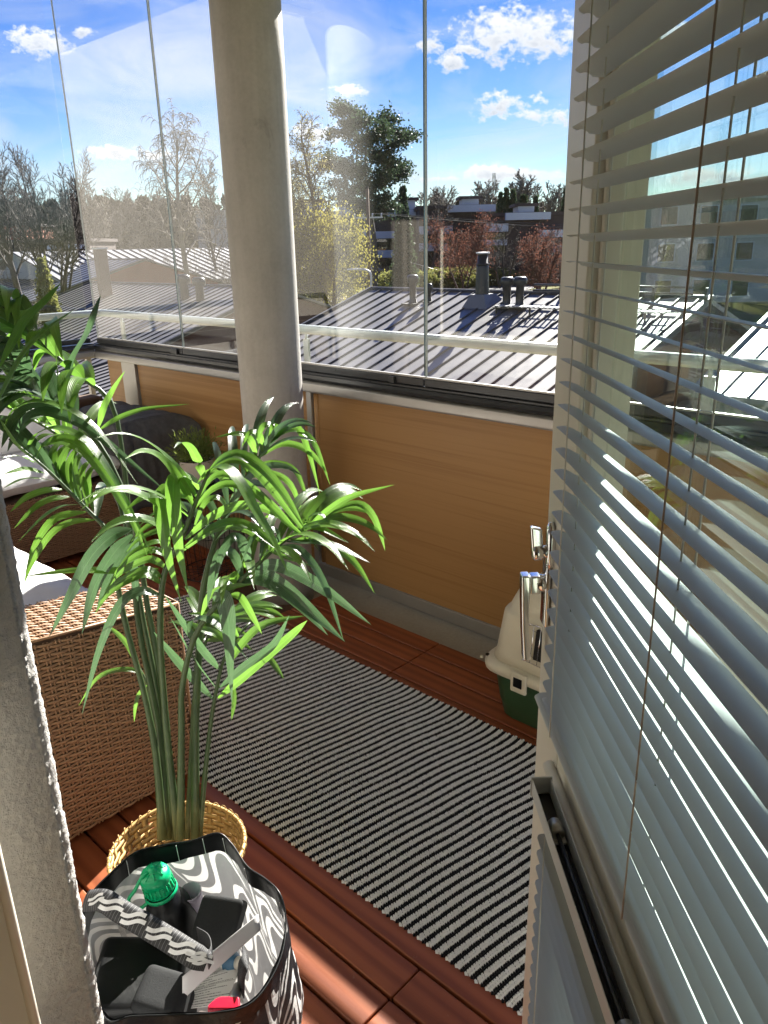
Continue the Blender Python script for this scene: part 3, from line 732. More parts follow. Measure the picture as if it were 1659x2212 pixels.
# ================================================================== balcony door (open at 45 degrees)
DE = Vector((-0.525, 0.887, 0)); DS = Vector((0.70711, -0.70711, 0)); DN = Vector((-0.70711, -0.70711, 0))   # free edge, along, towards the room
DWID = 0.90
def dp(s, n, z): return DE + DS*s + DN*n + Vector((0, 0, z))
def dbox(mb, s0, s1, n0, n1, z0, z1):
    return mb.obox(dp((s0+s1)/2, (n0+n1)/2, (z0+z1)/2), DS*(s1-s0)/2, DN*(n1-n0)/2, Vector((0, 0, (z1-z0)/2)))
def door():
    B = dp(DWID, -0.03, 0)
    d = thing('balcony_door', 'cream balcony door with two glazed fields standing open on the right', 'door', B)
    T = 0.062
    dbox(MB(B), 0, 0.115, -T, 0, 0.02, 2.08).build('stile', 'door_cream', d, bevel=0.003)
    dbox(MB(B), DWID-0.105, DWID, -T, 0, 0.02, 2.08).build('stile', 'door_cream', d, bevel=0.003)
    for (z0, z1) in ((0.02, 0.16), (0.840, 1.00), (1.98, 2.08)):
        dbox(MB(B), 0.1155, DWID-0.1055, -T+0.001, -0.0008, z0, z1).build('rail', 'door_cream', d, bevel=0.003)
    for (z0, z1) in ((0.16, 0.840), (1.00, 1.98)):
        pane = dbox(MB(B), 0.112, DWID-0.102, -0.040, -0.034, z0-0.004, z1+0.004).build('pane', 'glass_door', d)
        for a, b, c, e in ((0.1155, 0.128, z0, z1), (DWID-0.118, DWID-0.1055, z0, z1)):
            dbox(MB(B), a, b, -0.0335, -0.012, c, e).build('bead', 'door_cream', d, bevel=0.003)
        for c, e in ((z0, z0+0.012), (z1-0.012, z1)):
            dbox(MB(B), 0.1285, DWID-0.1185, -0.0335, -0.012, c, e).build('bead', 'door_cream', d, bevel=0.003)
    MB(B).tube([dp(0.10, 0.006, 0.855), dp(DWID-0.08, 0.006, 0.855)], 0.0085, 12).build('rail_moulding', 'door_cream', d, smooth=True)
    # lever handle on its plate, near the free edge
    hs, hz = 0.030, 1.100
    hd = dbox(MB(B), hs-0.013, hs+0.013, 0.0005, 0.009, hz-0.060, hz+0.046).build('handle', 'chrome', d, bevel=0.005, seg=3)
    MB(B).lathe([(0.0125, 0.008), (0.0125, 0.014), (0.0105, 0.016), (0.0105, 0.020)], dp(hs, 0, hz+0.004), 20, DN).build('neck', 'chrome', hd, smooth=True)
    U = Vector((0, 0, 1)); cx_ = 0.0095
    st = MB(B).obox(dp(hs, 0.0215, hz+0.004), DS*cx_, DN*0.0075, U*0.0135).build('lever_arm', 'chrome', hd, bevel=0.003, seg=3)
    loops = []
    for (nn, zz, w, h) in ((0.0350, hz+0.0185, 0.0098, 0.0062), (0.0345, hz-0.004, 0.0098, 0.0060), (0.0340, hz-0.03, 0.0092, 0.0052), (0.0325, hz-0.065, 0.0088, 0.0048), (0.0300, hz-0.095, 0.0090, 0.0048), (0.0285, hz-0.113, 0.0094, 0.0052)):
        loops.append([dp(hs-w, nn-h, zz), dp(hs+w, nn-h, zz), dp(hs+w, nn+h, zz), dp(hs-w, nn+h, zz)])
    MB(B).loft(loops).build('lever', 'chrome', hd, bevel=0.0026, seg=3)
    # thumb turn above it
    tz = 1.162
    tt = MB(B); loops = []
    for n, sc_ in ((0.0005, 1.0), (0.007, 1.0), (0.010, 0.82)):
        loops.append([dp(hs+0.008+0.0135*sc_*math.cos(a), n, tz+0.034*sc_*math.copysign(abs(math.sin(a))**0.75, math.sin(a))) for a in np.linspace(0, 2*math.pi, 24, endpoint=False)])
    th = tt.loft(loops).build('thumb_turn', 'chrome', d, smooth=True)
    MB(B).lathe([(0.009, 0.008), (0.009, 0.015), (0.0115, 0.016), (0.0115, 0.026), (0.008, 0.029), (0.001, 0.029)], dp(hs+0.008, 0, tz-0.008), 20, DN, caps=False).build('knob', 'chrome', th, smooth=True)
    MB(B).obox(dp(hs+0.008, 0.023, tz+0.008), DS*0.0050, DN*0.0080+Vector((0, 0, 0.002)), Vector((0, 0, 0.020))+DN*0.002).build('wing', 'chrome', th, bevel=0.003, seg=3)
    for hzz in (0.3, 1.1, 1.85):
        MB(B).tube([dp(DWID+0.004, 0.004, hzz-0.05), dp(DWID+0.004, 0.004, hzz+0.05)], 0.008, 10).build('hinge', 'alu_grey', d, smooth=True)
door()
def blind(name, label, s0, s1, z_bot, z_top, head, pitch, tilt, cords, dens):
    B = dp(s0, 0.03, z_bot)
    b = thing(name, label, 'blind', B)
    L = s1-s0; hw = 0.0140
    # one curved slat, shared by all
    prof = [(-hw, 0.0), (-hw*0.55, 0.0016), (0, 0.0022), (hw*0.55, 0.0016), (hw, 0.0)]
    vs = []; nl = 2
    ct, st = math.cos(tilt), math.sin(tilt)
    stations = [0.0, 0.0035, 0.010, L-0.010, L-0.0035, L]; shrink = [0.45, 0.78, 1.0, 1.0, 0.78, 0.45]
    rows = []
    for x, sh in zip(stations, shrink):
        r = []
        for a, h in prof:
            a2 = a*sh
            nn = a2*ct - h*st; zz = a2*st + h*ct
            r.append(DS*x + DN*nn + Vector((0, 0, zz)))
        rows.append(r)
    mb = MB(); mb.grid(rows); me = bpy.data.meshes.new('slat'); me.from_pydata(mb.v, [], mb.f); me.update()
    n = int((z_top-z_bot-0.02)/pitch); i = 0; rr = random.Random(5)
    for i in range(n):
        z = z_bot + 0.018 + i*pitch
        o = put('slat', me, 'blind_slat', b, True, dp(s0, 0.03, z)-B)
        o.rotation_euler = (rr.uniform(-0.006, 0.006), rr.uniform(-0.004, 0.004), rr.uniform(-0.0015, 0.0015))
        if i == 0:
            m = o.modifiers.new('solid', 'SOLIDIFY'); m.thickness = 0.0003
    loops = []
    for x in (s0-0.032, s1+0.004):
        loops.append([dp(x, 0.03 + 0.0125*math.cos(a)*1.0, z_bot + 0.0065*math.sin(a)) for a in np.linspace(0, 2*math.pi, 16, endpoint=False)])
    MB(B).loft(loops).build('bottom_rail', 'blind_slat', b, bevel=0.001)
    for cs, cm in cords:
        MB(B).tube([dp(cs, 0.03+0.0135, z_bot), dp(cs, 0.03+0.0135, z_top)], 0.0008, 6).build('ladder_cord', cm, b, smooth=True)
        MB(B).tube([dp(cs, 0.03-0.0135, z_bot), dp(cs, 0.03-0.0135, z_top)], 0.0009, 6).build('ladder_cord', 'cord_white', b, smooth=True)
        MB(B).tube([dp(cs+0.006, 0.03, z_bot), dp(cs+0.006, 0.03, z_top)], 0.0008, 6).build('lift_cord', 'cord_white', b, smooth=True)
    if head:
        w = 0.0125; z0, z1 = z_top, z_top+0.024
        hr = dbox(MB(B), s0-0.032, s1+0.006, 0.03+w-0.0012, 0.03+w, z0, z1).build('head_rail', 'blind_slat', b, bevel=0.0005)
        dbox(MB(B), s0-0.032, s1+0.006, 0.03-w, 0.03-w+0.0012, z0, z1).build('rail_wall', 'blind_slat', hr)
        dbox(MB(B), s0-0.032, s1+0.006, 0.03-w+0.0013, 0.03+w-0.0013, z0, z0+0.0012).build('rail_floor', 'black_metal', hr)
        dbox(MB(B), s0-0.0335, s0-0.0305, 0.03-w-0.002, 0.03+w+0.002, z0-0.002, z1+0.003).build('end_cap', 'blind_slat', hr, bevel=0.001)
        MB(B).tube([dp(s0+0.03, 0.03, z0+0.012), dp(s1-0.01, 0.03, z0+0.012)], 0.003, 6).build('tilt_rod', 'alu_dark', hr, smooth=True)
        for cs, cm in cords:
            MB(B).lathe([(0.003, -0.010), (0.0085, -0.010), (0.0085, 0.010), (0.003, 0.010)], dp(cs+0.0, 0.03, z0+0.013), 14, DS).build('drum', 'alu_grey', hr, smooth=True)
            dbox(MB(B), cs-0.016, cs+0.016, 0.03-0.010, 0.03+0.010, z0+0.0015, z0+0.006).build('cradle', 'cord_white', hr, bevel=0.001)
    return b
blind('venetian_blind', 'large grey white venetian blind over the upper door glass', 0.176, 0.80, 0.996, 2.02, True, 0.0245, R_(14), [(0.231, 'cord_white'), (0.492, 'cord_tan')], 1)
blind('venetian_blind', 'small grey white venetian blind over the lower door glass', 0.188, 0.80, 0.22, 0.853, True, 0.0250, R_(24), [(0.236, 'cord_white'), (0.50, 'cord_white')], 1)

# ================================================================== rug: every stitch of the braided rows is real relief
def rug():
    X0, X1, Y0, Y1 = -3.12, -0.40, 1.048, 1.860
    B = Vector(((X0+X1)/2, (Y0+Y1)/2, 0))
    r = thing('striped_rug', 'black and white striped braided runner rug on the deck', 'rug', B)
    per = 0.0282; nst = int((X1-X0)/per); ns = int((Y1-Y0)/0.0072)
    rng = np.random.default_rng(3)
    def skew(x, y):
        t = (y-Y0)/(Y1-Y0)
        sk = 0.21
        # rows lean and waver, and hook back at both hems
        return x + sk*(t-0.5)*0.8 + 0.0022*np.sin(y*9+x*2.1) + 0.0014*np.sin(y*23+x*5.0) - 0.012*np.exp(-(1-t)*26) + 0.004*np.exp(-t*30)
    sets = {'white_rows': ([], []), 'black_rows': ([], [])}
    for key, ph, wd in (('white_rows', 0.0, 0.58), ('black_rows', 0.5, 0.44)):
        V, F = sets[key]; b = 0
        xs = X0 + 0.09 + (np.arange(nst-6)+ph)*per
        for xi, xc in enumerate(xs):
            for half in (-1, 1):
                w = per*wd*0.5
                j = np.arange(ns)
                y = Y0 + (j+0.5)*(Y1-Y0)/ns + rng.normal(0, 0.0006, ns)
                xcj = xc + half*w*0.5
                ly = 0.0062; sl = 0.0042*half
                # a plump knot: a diamond with a raised, slanting ridge; the two columns interlock
                y = y + (0.5*(Y1-Y0)/ns if half > 0 else 0.0)
                zt = 0.0085 + rng.normal(0, 0.0008, ns)
                pts = []
                for (a, c, z) in ((-0.98, -0.10*half, 0.0012), (0.0, -0.78, 0.0012), (0.98, 0.10*half, 0.0012), (0.0, 0.78, 0.0012), (-0.38, -0.12*half, 1), (0.38, 0.12*half, 1)):
                    xx = xcj + a*w*0.80; yy = y + c*ly
                    X = skew(xx, yy); zz = np.where(z == 1, zt, z)*np.ones(ns)
                    pts.append(np.stack([X, yy, zz], -1))
                P = np.stack(pts, 1).reshape(-1, 3); V.append(P)
                i = (np.arange(ns)*6)[:, None]
                q = np.array([[0, 1, 4, 4], [1, 5, 4, 4], [1, 2, 5, 5], [2, 3, 5, 5], [3, 4, 5, 5], [3, 0, 4, 4]])
                F.append((b + i[:, :, None] + q[None]).reshape(-1, 4)); b += len(P)
        P = np.concatenate(V); Fq = np.concatenate(F)
        tri = Fq[:, [0, 1, 2]]
        me = mesh_np(key, P - np.array(B), tri)
        stuff(put(key, me, 'rug_white' if key == 'white_rows' else 'rug_black', r, True))
    rows = []
    for x in np.linspace(X0+0.09, X1-0.10, 60):
        rows.append([Vector((float(skew(x, yy)), yy, 0.0015)) for yy in np.linspace(Y0+0.006, Y1-0.006, 24)])
    MB(B).grid(rows).build('backing', 'rug_black', r)
rug()

# ================================================================== wicker sofas
def wicker_panel(name, parent, B, o, du, dv, dn, U, V, su=0.032, sv=0.0115, seg=4, amp=0.0022):
    P, F = weave(flat_map(np.array(o)-np.array(B), du, dv, dn), U, V, su, sv, amp, sv*0.86, seg, 0.0017, True, 0.0045, 0.0042)
    return stuff(put(name, mesh_np(name, P, F), 'rattan_brown', parent, True))
def near_sofa():
    B = Vector((-2.6, 0.68, 0)); s = thing('wicker_sofa', 'brown wicker sofa with white seat cushion behind the palm, its arm end towards us', 'sofa', B)
    x0, x1, y0, y1 = -3.45, -1.826, 0.33, 1.055; zt0, zt1 = 0.668, 0.586
    arm = MB(B)
    for (a, b) in ((x1-0.24, x1), (x0, x0+0.24)):
        L = [(a, y0, 0.02), (b, y0, 0.02), (b, y1, 0.02), (a, y1, 0.02)]; T = [(a, y0, zt0), (b, y0, zt0), (b, y1, zt1), (a, y1, zt1)]
        MB(B).loft([L, T]).build('arm', 'rattan_back', s, bevel=0.012)
    MB(B).box((x0+0.242, y0, 0.03), (x1-0.242, y1-0.02, 0.30)).build('base', 'rattan_back', s, bevel=0.01)
    MB(B).box((x0+0.242, y0-0.0, 0.302), (x1-0.242, y0+0.16, 0.66)).build('backrest', 'rattan_back', s, bevel=0.01)
    def facemap(u, v, w):     # outer face of the arm with its sloping top
        h = zt0 + (zt1-zt0)*np.clip((u)/(y1-y0), 0, 1)
        return np.stack([x1+0.003+w, y0+u, 0.02+v*(h-0.03)/0.64], -1) - np.array(B)
    P, F = weave(facemap, y1-y0-0.01, 0.64, 0.031, 0.0110, 0.0030, 0.0098, 5, 0.0021, True, 0.0056, 0.0048)
    stuff(put('arm_weave', mesh_np('arm_weave', P, F), 'rattan_brown', s, True))
    def topmap(u, v, w):
        y = y0+u; h = zt0 + (zt1-zt0)*(y-y0)/(y1-y0)
        return np.stack([x1-v, y, h+0.003+w], -1) - np.array(B)
    P, F = weave(topmap, y1-y0-0.01, 0.24, 0.031, 0.0110, 0.0030, 0.0098, 5, 0.0021, True, 0.0056, 0.0048)
    stuff(put('arm_top_weave', mesh_np('arm_top_weave', P, F), 'rattan_brown', s, True))
    P, F = weave(lambda u, v, w: np.stack([x1-u, np.full_like(u, y1+0.003)+w, 0.02+v*(zt1-0.03)/0.56], -1)-np.array(B), 0.24, 0.56, 0.028, 0.010, 0.0024, 0.0088, 4, 0.0018, True, 0.0048, 0.0042)
    stuff(put('arm_front_weave', mesh_np('arm_front_weave', P, F), 'rattan_brown', s, True))
    P, F = weave(lambda u, v, w: np.stack([x1-0.242-u, np.full_like(u, y1-0.017)+w, 0.03+v], -1)-np.array(B), 1.14, 0.27, 0.028, 0.010, 0.0024, 0.0088, 3, 0.0018, True, 0.0048, 0.0042)
    stuff(put('base_weave', mesh_np('base_weave', P, F), 'rattan_brown', s, True))
    # rolled piping along the edges of the arm
    for a, b in (((x1+0.001, y0, zt0+0.001), (x1+0.001, y1+0.001, zt1+0.001)), ((x1+0.001, y1+0.001, 0.02), (x1+0.001, y1+0.001, zt1+0.001)), ((x1-0.24, y1+0.001, zt1+0.001), (x1+0.001, y1+0.001, zt1+0.001))):
        MB(B).tube([a, b], 0.0045, 8).build('edge_binding', 'rattan_brown', s, smooth=True)
near_sofa()
def cushion(name, label, cat, c, hx, hy, hz, mat, rot=None, crumple=0.012, seed=0, group=None, n=30):
    """a stuffed cushion: pinched seams, domed faces, wrinkles"""
    rows = []; c = Vector(c); V = []; F = []
    for sgn in (1, -1):
        b = len(V)
        for i in range(n+1):
            for j in range(n+1):
                u, v = -1+2*i/n, -1+2*j/n
                e = (1-abs(u)**4)*(1-abs(v)**4)
                h = sgn*hz*(0.30*(1 if e > 0 else 0)*min(1, 8*e) + 0.70*e**0.55)
                p = Vector((u*hx*(1-0.05*(1-abs(v)) * abs(u)), v*hy*(1-0.05*(1-abs(u))*abs(v)), h))
                w = crumple*min(1, 4*e)*(noise.noise((p.x*9+seed, p.y*9, sgn*3.0)) + 0.5*noise.noise((p.x*22+seed, p.y*5, 7.0)))
                p.z += w
                V.append(p)
        m = n+1
        for i in range(n):
            for j in range(n):
                a = b+i*m+j; q = (a, a+m, a+m+1, a+1); F.append(q if sgn > 0 else q[::-1])
    if rot is not None:
        Rm = Matrix.Rotation(rot[2], 3, 'Z') @ Matrix.Rotation(rot[1], 3, 'Y') @ Matrix.Rotation(rot[0], 3, 'X'); V = [Rm @ p for p in V]
    me = bpy.data.meshes.new(name); me.from_pydata([tuple(p) for p in V], [], F); me.update()
    o = put(name, me, mat, None, True, c); return tag(o, label, cat, group)
cushion('seat_cushion', 'white seat cushion lying in the near wicker sofa at the left edge', 'cushion', (-2.64, 0.78, 0.425), 0.56, 0.27, 0.11, 'white_cloth', seed=2)

def far_sofa():
    B = Vector((-4.3, 1.5, 0)); s = thing('wicker_sofa', 'brown wicker sofa facing us at the far left end, under a grey throw', 'sofa', B)
    xf, xb, y0, y1 = -3.83, -4.72, 0.55, 2.30
    MB(B).box((xb, y0, 0.03), (xf, y1, 0.385)).build('base', 'rattan_back', s, bevel=0.01)
    MB(B).box((xb, y0, 0.387), (xb+0.16, y1, 0.70)).build('backrest', 'rattan_back', s, bevel=0.02)
    for a, b in ((2.07, y1), (y0, y0+0.2)):
        MB(B).box((xb+0.162, a, 0.387), (xf-0.0, b, 0.63)).build('arm', 'rattan_back', s, bevel=0.015)
    P, F = weave(lambda u, v, w: np.stack([np.full_like(u, xf+0.003)+w, y0+u, 0.03+v], -1)-np.array(B), y1-y0, 0.352, 0.03, 0.0105, 0.0024, 0.0092, 3, 0.0018, True, 0.005, 0.0042)
    stuff(put('base_weave', mesh_np('base_weave', P, F), 'rattan_brown', s, True))
    P, F = weave(lambda u, v, w: np.stack([np.full_like(u, xf+0.003)+w, 2.07+u, 0.387+v], -1)-np.array(B), 0.23, 0.24, 0.03, 0.0105, 0.0024, 0.0092, 3, 0.0018, True, 0.005, 0.0042)
    stuff(put('arm_weave', mesh_np('arm_weave', P, F), 'rattan_brown', s, True))
    P, F = weave(lambda u, v, w: np.stack([xf-u, 2.07+v, np.full_like(u, 0.633)+w], -1)-np.array(B), 0.72, 0.23, 0.03, 0.0105, 0.0024, 0.0092, 3, 0.0018, True, 0.005, 0.0042)
    stuff(put('arm_top_weave', mesh_np('arm_top_weave', P, F), 'rattan_brown', s, True))
far_sofa()
cushion('seat_cushion', 'white seat cushion on the far sofa, lit by the sun', 'cushion', (-4.18, 1.41, 0.452), 0.355, 0.63, 0.062, 'white_cloth', seed=5)
cushion('pillow', 'large white pillow leaning on the backrest of the far sofa beside the grey throw', 'pillow', (-4.43, 1.78, 0.685), 0.22, 0.26, 0.10, 'white_cloth', rot=(0, R_(68), R_(-6)), seed=8, crumple=0.02)
cushion('pillow', 'white pillow on the far sofa hidden behind the palm leaves', 'pillow', (-4.45, 1.18, 0.685), 0.22, 0.26, 0.10, 'white_cloth', rot=(0, R_(66), R_(7)), seed=11, crumple=0.02)

def throw():
    """a grey blanket folded over the arm of the far sofa"""
    rows = []
    path = [(1.98, 0.30), (1.985, 0.45), (2.005, 0.60), (2.045, 0.668), (2.12, 0.678), (2.24, 0.674), (2.325, 0.655), (2.365, 0.60), (2.39, 0.53)]
    path = [Vector((0, a, b)) for a, b in path]; C = catmull(path, 34)
    for i, c in enumerate(C):
        r = []
        for j in range(41):
            u = j/40; x = -3.775 - 0.60*u
            k = i/33
            f = 0.020*noise.noise((u*7, k*1.6, 1.0)) + 0.010*noise.noise((u*19, k*3, 4.0))
            hang = 0.05*noise.noise((u*3.0, 0.5, 8.0)) if k < 0.35 else 0
            p = Vector((x+0.02*noise.noise((k*4, u*2, 2)), c.y, c.z))
            out = Vector((0, -1, 0)) if k < 0.3 else (Vector((0, 0, 1)) if k < 0.75 else Vector((0, 1, 0.3)))
            p += out*(f+0.012) + Vector((0, 0, hang*(0.35-k)*2 if k < 0.35 else 0))
            r.append(p)
        rows.append(r)
    # the front edge folds down over the face of the arm
    o = MB((-4.0, 2.1, 0.5)).grid(rows).build('grey_throw', 'grey_wool', smooth=True, solid=0.014, loc=(-4.0, 2.1, 0.5))
    tag(o, 'dark grey wool throw hanging over the arm of the far sofa', 'blanket')
    rows = []
    for i in range(26):
        k = i/25; r = []
        for j in range(31):
            u = j/30; yy = 1.93 + 0.47*u
            top = 0.690 - 0.04*max(0, u-0.78)*5
            zb = 0.20 + 0.28*max(0, (u-0.42))/0.58*1.1 + 0.02*math.sin(u*9)
            z = top + (zb-top)*k
            x = -3.775 + 0.045*min(1, k*5) + 0.022*noise.noise((u*6, k*1.5, 3)) + 0.012*noise.noise((u*15, k*2, 9)) + 0.02*k
            if u > 0.80: x += 0.05*(u-0.80)*5*min(1, k*3)
            r.append(Vector((x, yy, z)))
        rows.append(r)
    f = MB((-4.0, 2.1, 0.5)).grid(rows).build('front_fold', 'grey_wool', o, smooth=True, solid=0.014)
throw()

# ------------------------------------------------------------------ wire side table and its pot plant
def wire_table():
    c = Vector((-3.13, 2.035, 0)); t = thing('wire_table', 'black wire basket side table in front of the column', 'side table', c)
    R0, R1, H = 0.155, 0.195, 0.46
    for (r, z, th) in ((R0, 0.006, 0.003), (R1, H-0.01, 0.003), (0.5*R0, 0.006, 0.002), (R0+(R1-R0)*0.5, H*0.5, 0.002)):
        MB(c).tube([c+Vector((r*math.cos(a), r*math.sin(a), z)) for a in np.linspace(0, 2*math.pi, 41)], th, 6, caps=False).build('ring', 'black_metal', t, smooth=True)
    for k in range(36):
        a = 2*math.pi*k/36; d = Vector((math.cos(a), math.sin(a), 0))
        MB(c).tube([c+d*R0+Vector((0, 0, 0.006)), c+d*(R0+(R1-R0)*0.3)+Vector((0, 0, H*0.3)), c+d*R1+Vector((0, 0, H-0.01))], 0.0016, 5).build('wire', 'black_metal', t, smooth=True)
    for k in range(18):
        a = 2*math.pi*k/18; d = Vector((math.cos(a), math.sin(a), 0))
        MB(c).tube([c+d*0.01+Vector((0, 0, 0.006)), c+d*R0+Vector((0, 0, 0.006))], 0.0016, 5).build('base_wire', 'black_metal', t, smooth=True)
    MB(c).lathe([(0.10, H-0.004), (R1+0.008, H-0.004), (R1+0.010, H+0.010), (R1+0.004, H+0.010), (R1+0.002, H), (0.001, H)], c, 40).build('tray_top', 'black_metal', t, smooth=True)
wire_table()
def pot_plant():
    c = Vector((-3.17, 2.03, 0.462)); t = thing('potted_grass', 'small bushy green plant in a pale round pot on the wire table', 'pot plant', c)
    MB(c).lathe([(0.066, 0.0), (0.074, 0.004), (0.084, 0.115), (0.085, 0.123), (0.080, 0.123), (0.078, 0.105), (0.002, 0.103)], c, 36).build('pot', 'pot_white', t, smooth=True)
    MB(c).lathe([(0.001, 0.104), (0.078, 0.106), (0.06, 0.112), (0.001, 0.114)], c, 24, caps=False).build('soil', 'soil', t, smooth=True)
    rng = random.Random(12); mb = MB()
    for k in range(420):
        a = rng.uniform(0, 2*math.pi); el = rng.uniform(0.15, 1.45); L = rng.uniform(0.05, 0.125)
        base = Vector((rng.uniform(-0.05, 0.05), rng.uniform(-0.05, 0.05), 0.108))
        d = Vector((math.cos(a)*math.cos(el), math.sin(a)*math.cos(el), math.sin(el)))
        tip = base + d*L*1.25 + Vector((0, 0, 0.01)); s = d.cross(Vector((rng.uniform(-1, 1), rng.uniform(-1, 1), rng.uniform(-1, 1)))).normalized()
        # a sprig of slim leaves
        for q in range(4):
            f = 0.35+0.2*q; p = base.lerp(tip, f); w = 0.0028
            ld = (d + s*rng.uniform(-1.1, 1.1) + Vector((0, 0, rng.uniform(-0.5, 0.7)))).normalized(); n = ld.cross(Vector((rng.uniform(-1, 1), rng.uniform(-1, 1), 0.6))).normalized()
            ll = rng.uniform(0.022, 0.042)
            mb.add([p, p+ld*ll*0.45+n*w, p+ld*ll, p+ld*ll*0.45-n*w], [(0, 1, 2, 3)])
    stuff(mb.build('foliage', 'grass_tuft', t))
pot_plant()

# ================================================================== pet carrier
def carrier():
    x0, x1, y0, y1 = -1.348, -0.90, 1.925, 2.36
    cx, cy = (x0+x1)/2, (y0+y1)/2; B = Vector((cx, cy, 0))
    t = thing('pet_carrier', 'cream and dark green plastic pet carrier by the oak panel, half hidden by the door', 'pet carrier', B)
    def rr(hx, hy, z, r, n=6, oy=0.0):
        L = []
        for (sx, sy, a0) in ((1, -1, -90), (1, 1, 0), (-1, 1, 90), (-1, -1, 180)):
            for k in range(n):
                a = R_(a0+90*k/(n-1)); L.append((cx+sx*(hx-r)+r*math.cos(a), cy+oy+sy*(hy-r)+r*math.sin(a), z))
        return L
    HX, HY = (x1-x0)/2, (y1-y0)/2
    bot = MB(B).loft([rr(HX-0.050, HY-0.020, 0.003, 0.05), rr(HX-0.042, HY-0.012, 0.012, 0.055), rr(HX-0.032, HY-0.006, 0.06, 0.06), rr(HX-0.029, HY-0.003, 0.066, 0.06), rr(HX-0.014, HY+0.004, 0.165, 0.06), rr(HX-0.004, HY+0.008, 0.180, 0.06)]).build('tub', 'green_plastic', t, smooth=True)
    MB(B).loft([rr(HX+0.016, HY+0.016, 0.178, 0.075), rr(HX+0.026, HY+0.026, 0.182, 0.08), rr(HX+0.027, HY+0.027, 0.200, 0.08), rr(HX+0.020, HY+0.020, 0.212, 0.08), rr(HX+0.008, HY+0.008, 0.217, 0.07)]).build('rim', 'cream_plastic', t, smooth=True)
    lid = MB(B).loft([rr(HX+0.002, HY+0.002, 0.212, 0.07), rr(HX-0.006, HY-0.006, 0.25, 0.065), rr(HX-0.022, HY-0.024, 0.385, 0.06), rr(HX-0.028, HY-0.030, 0.396, 0.06), rr(HX-0.036, HY-0.038, 0.400, 0.055), rr(HX-0.040, HY-0.044, 0.415, 0.055), rr(HX-0.052, HY-0.060, 0.452, 0.06), rr(HX-0.085, HY-0.10, 0.490, 0.07), rr(HX-0.12, HY-0.13, 0.502, 0.05)]).build('lid', 'cream_plastic', t, smooth=True)
    # latch on the front rim
    yf = y0-0.030
    lx = -1.197
    la = MB(B).box((lx-0.030, yf-0.008, 0.150), (lx+0.030, yf+0.006, 0.222)).build('latch', 'cream_plastic', t, bevel=0.005)
    MB(B).box((lx-0.016, yf-0.0105, 0.172), (lx+0.016, yf-0.0085, 0.206)).build('latch_window', 'black_plastic', la)
    MB(B).tube([(x0-0.010, y0+0.018, 0.2105), (x0-0.010, y0+0.018, 0.2145)], 0.007, 12).build('screw_hole', 'black_plastic', t)
    MB(B).tube([(x0-0.030, y0+0.010, 0.196), (x0-0.030, y0+0.010, 0.204)], 0.005, 8).build('pin', 'cream_plastic', t, smooth=True)
    # wire door in the sloping front
    def fy(z): return y0 + 0.0 + (z-0.25)*0.15 + 0.002
    wx0, wx1, z0, z1 = -1.195, -0.955, 0.262, 0.388
    dd = MB(B).obox(((wx0+wx1)/2+0.006, fy(0.325)-0.004, 0.325), Vector(((wx1-wx0)/2-0.026, 0, 0)), Vector((0, 0.0095, -0.0014)), Vector((0, 0.0075, 0.050))).build('dark_slab', 'soil', t)  # solid dark slab painting the shaded inside behind the wires
    wd = MB(B).tube(catmull([(wx0+0.015, fy(z1)-0.012, z1), (wx1, fy(z1)-0.012, z1), (wx1, fy(z0)-0.012, z0), (wx0+0.012, fy(z0)-0.012, z0), (wx0, fy(z0)-0.012, z0+0.012), (wx0, fy(z1)-0.012, z1-0.012), (wx0+0.015, fy(z1)-0.012, z1)], 40), 0.002, 6).build('wire_door', 'chrome', t, smooth=True)
    for k in range(8):
        x = wx0+0.022+k*0.026
        MB(B).tube([(x, fy(z0)-0.013, z0), (x, fy(z1)-0.013, z1)], 0.0016, 6).build('wire', 'chrome', wd, smooth=True)
    for z in (z0+0.02, z1-0.02):
        MB(B).tube([(wx0+0.014, fy(z)-0.0105, z), (wx1, fy(z)-0.0105, z)], 0.0016, 6).build('wire', 'chrome', wd, smooth=True)
    hd = MB(B).tube(catmull([(cx, cy-0.09, 0.492), (cx, cy-0.07, 0.515), (cx, cy, 0.520), (cx, cy+0.07, 0.515), (cx, cy+0.09, 0.492)], 16), 0.010, 10).build('carry_handle', 'cream_plastic', t, smooth=True)
carrier()

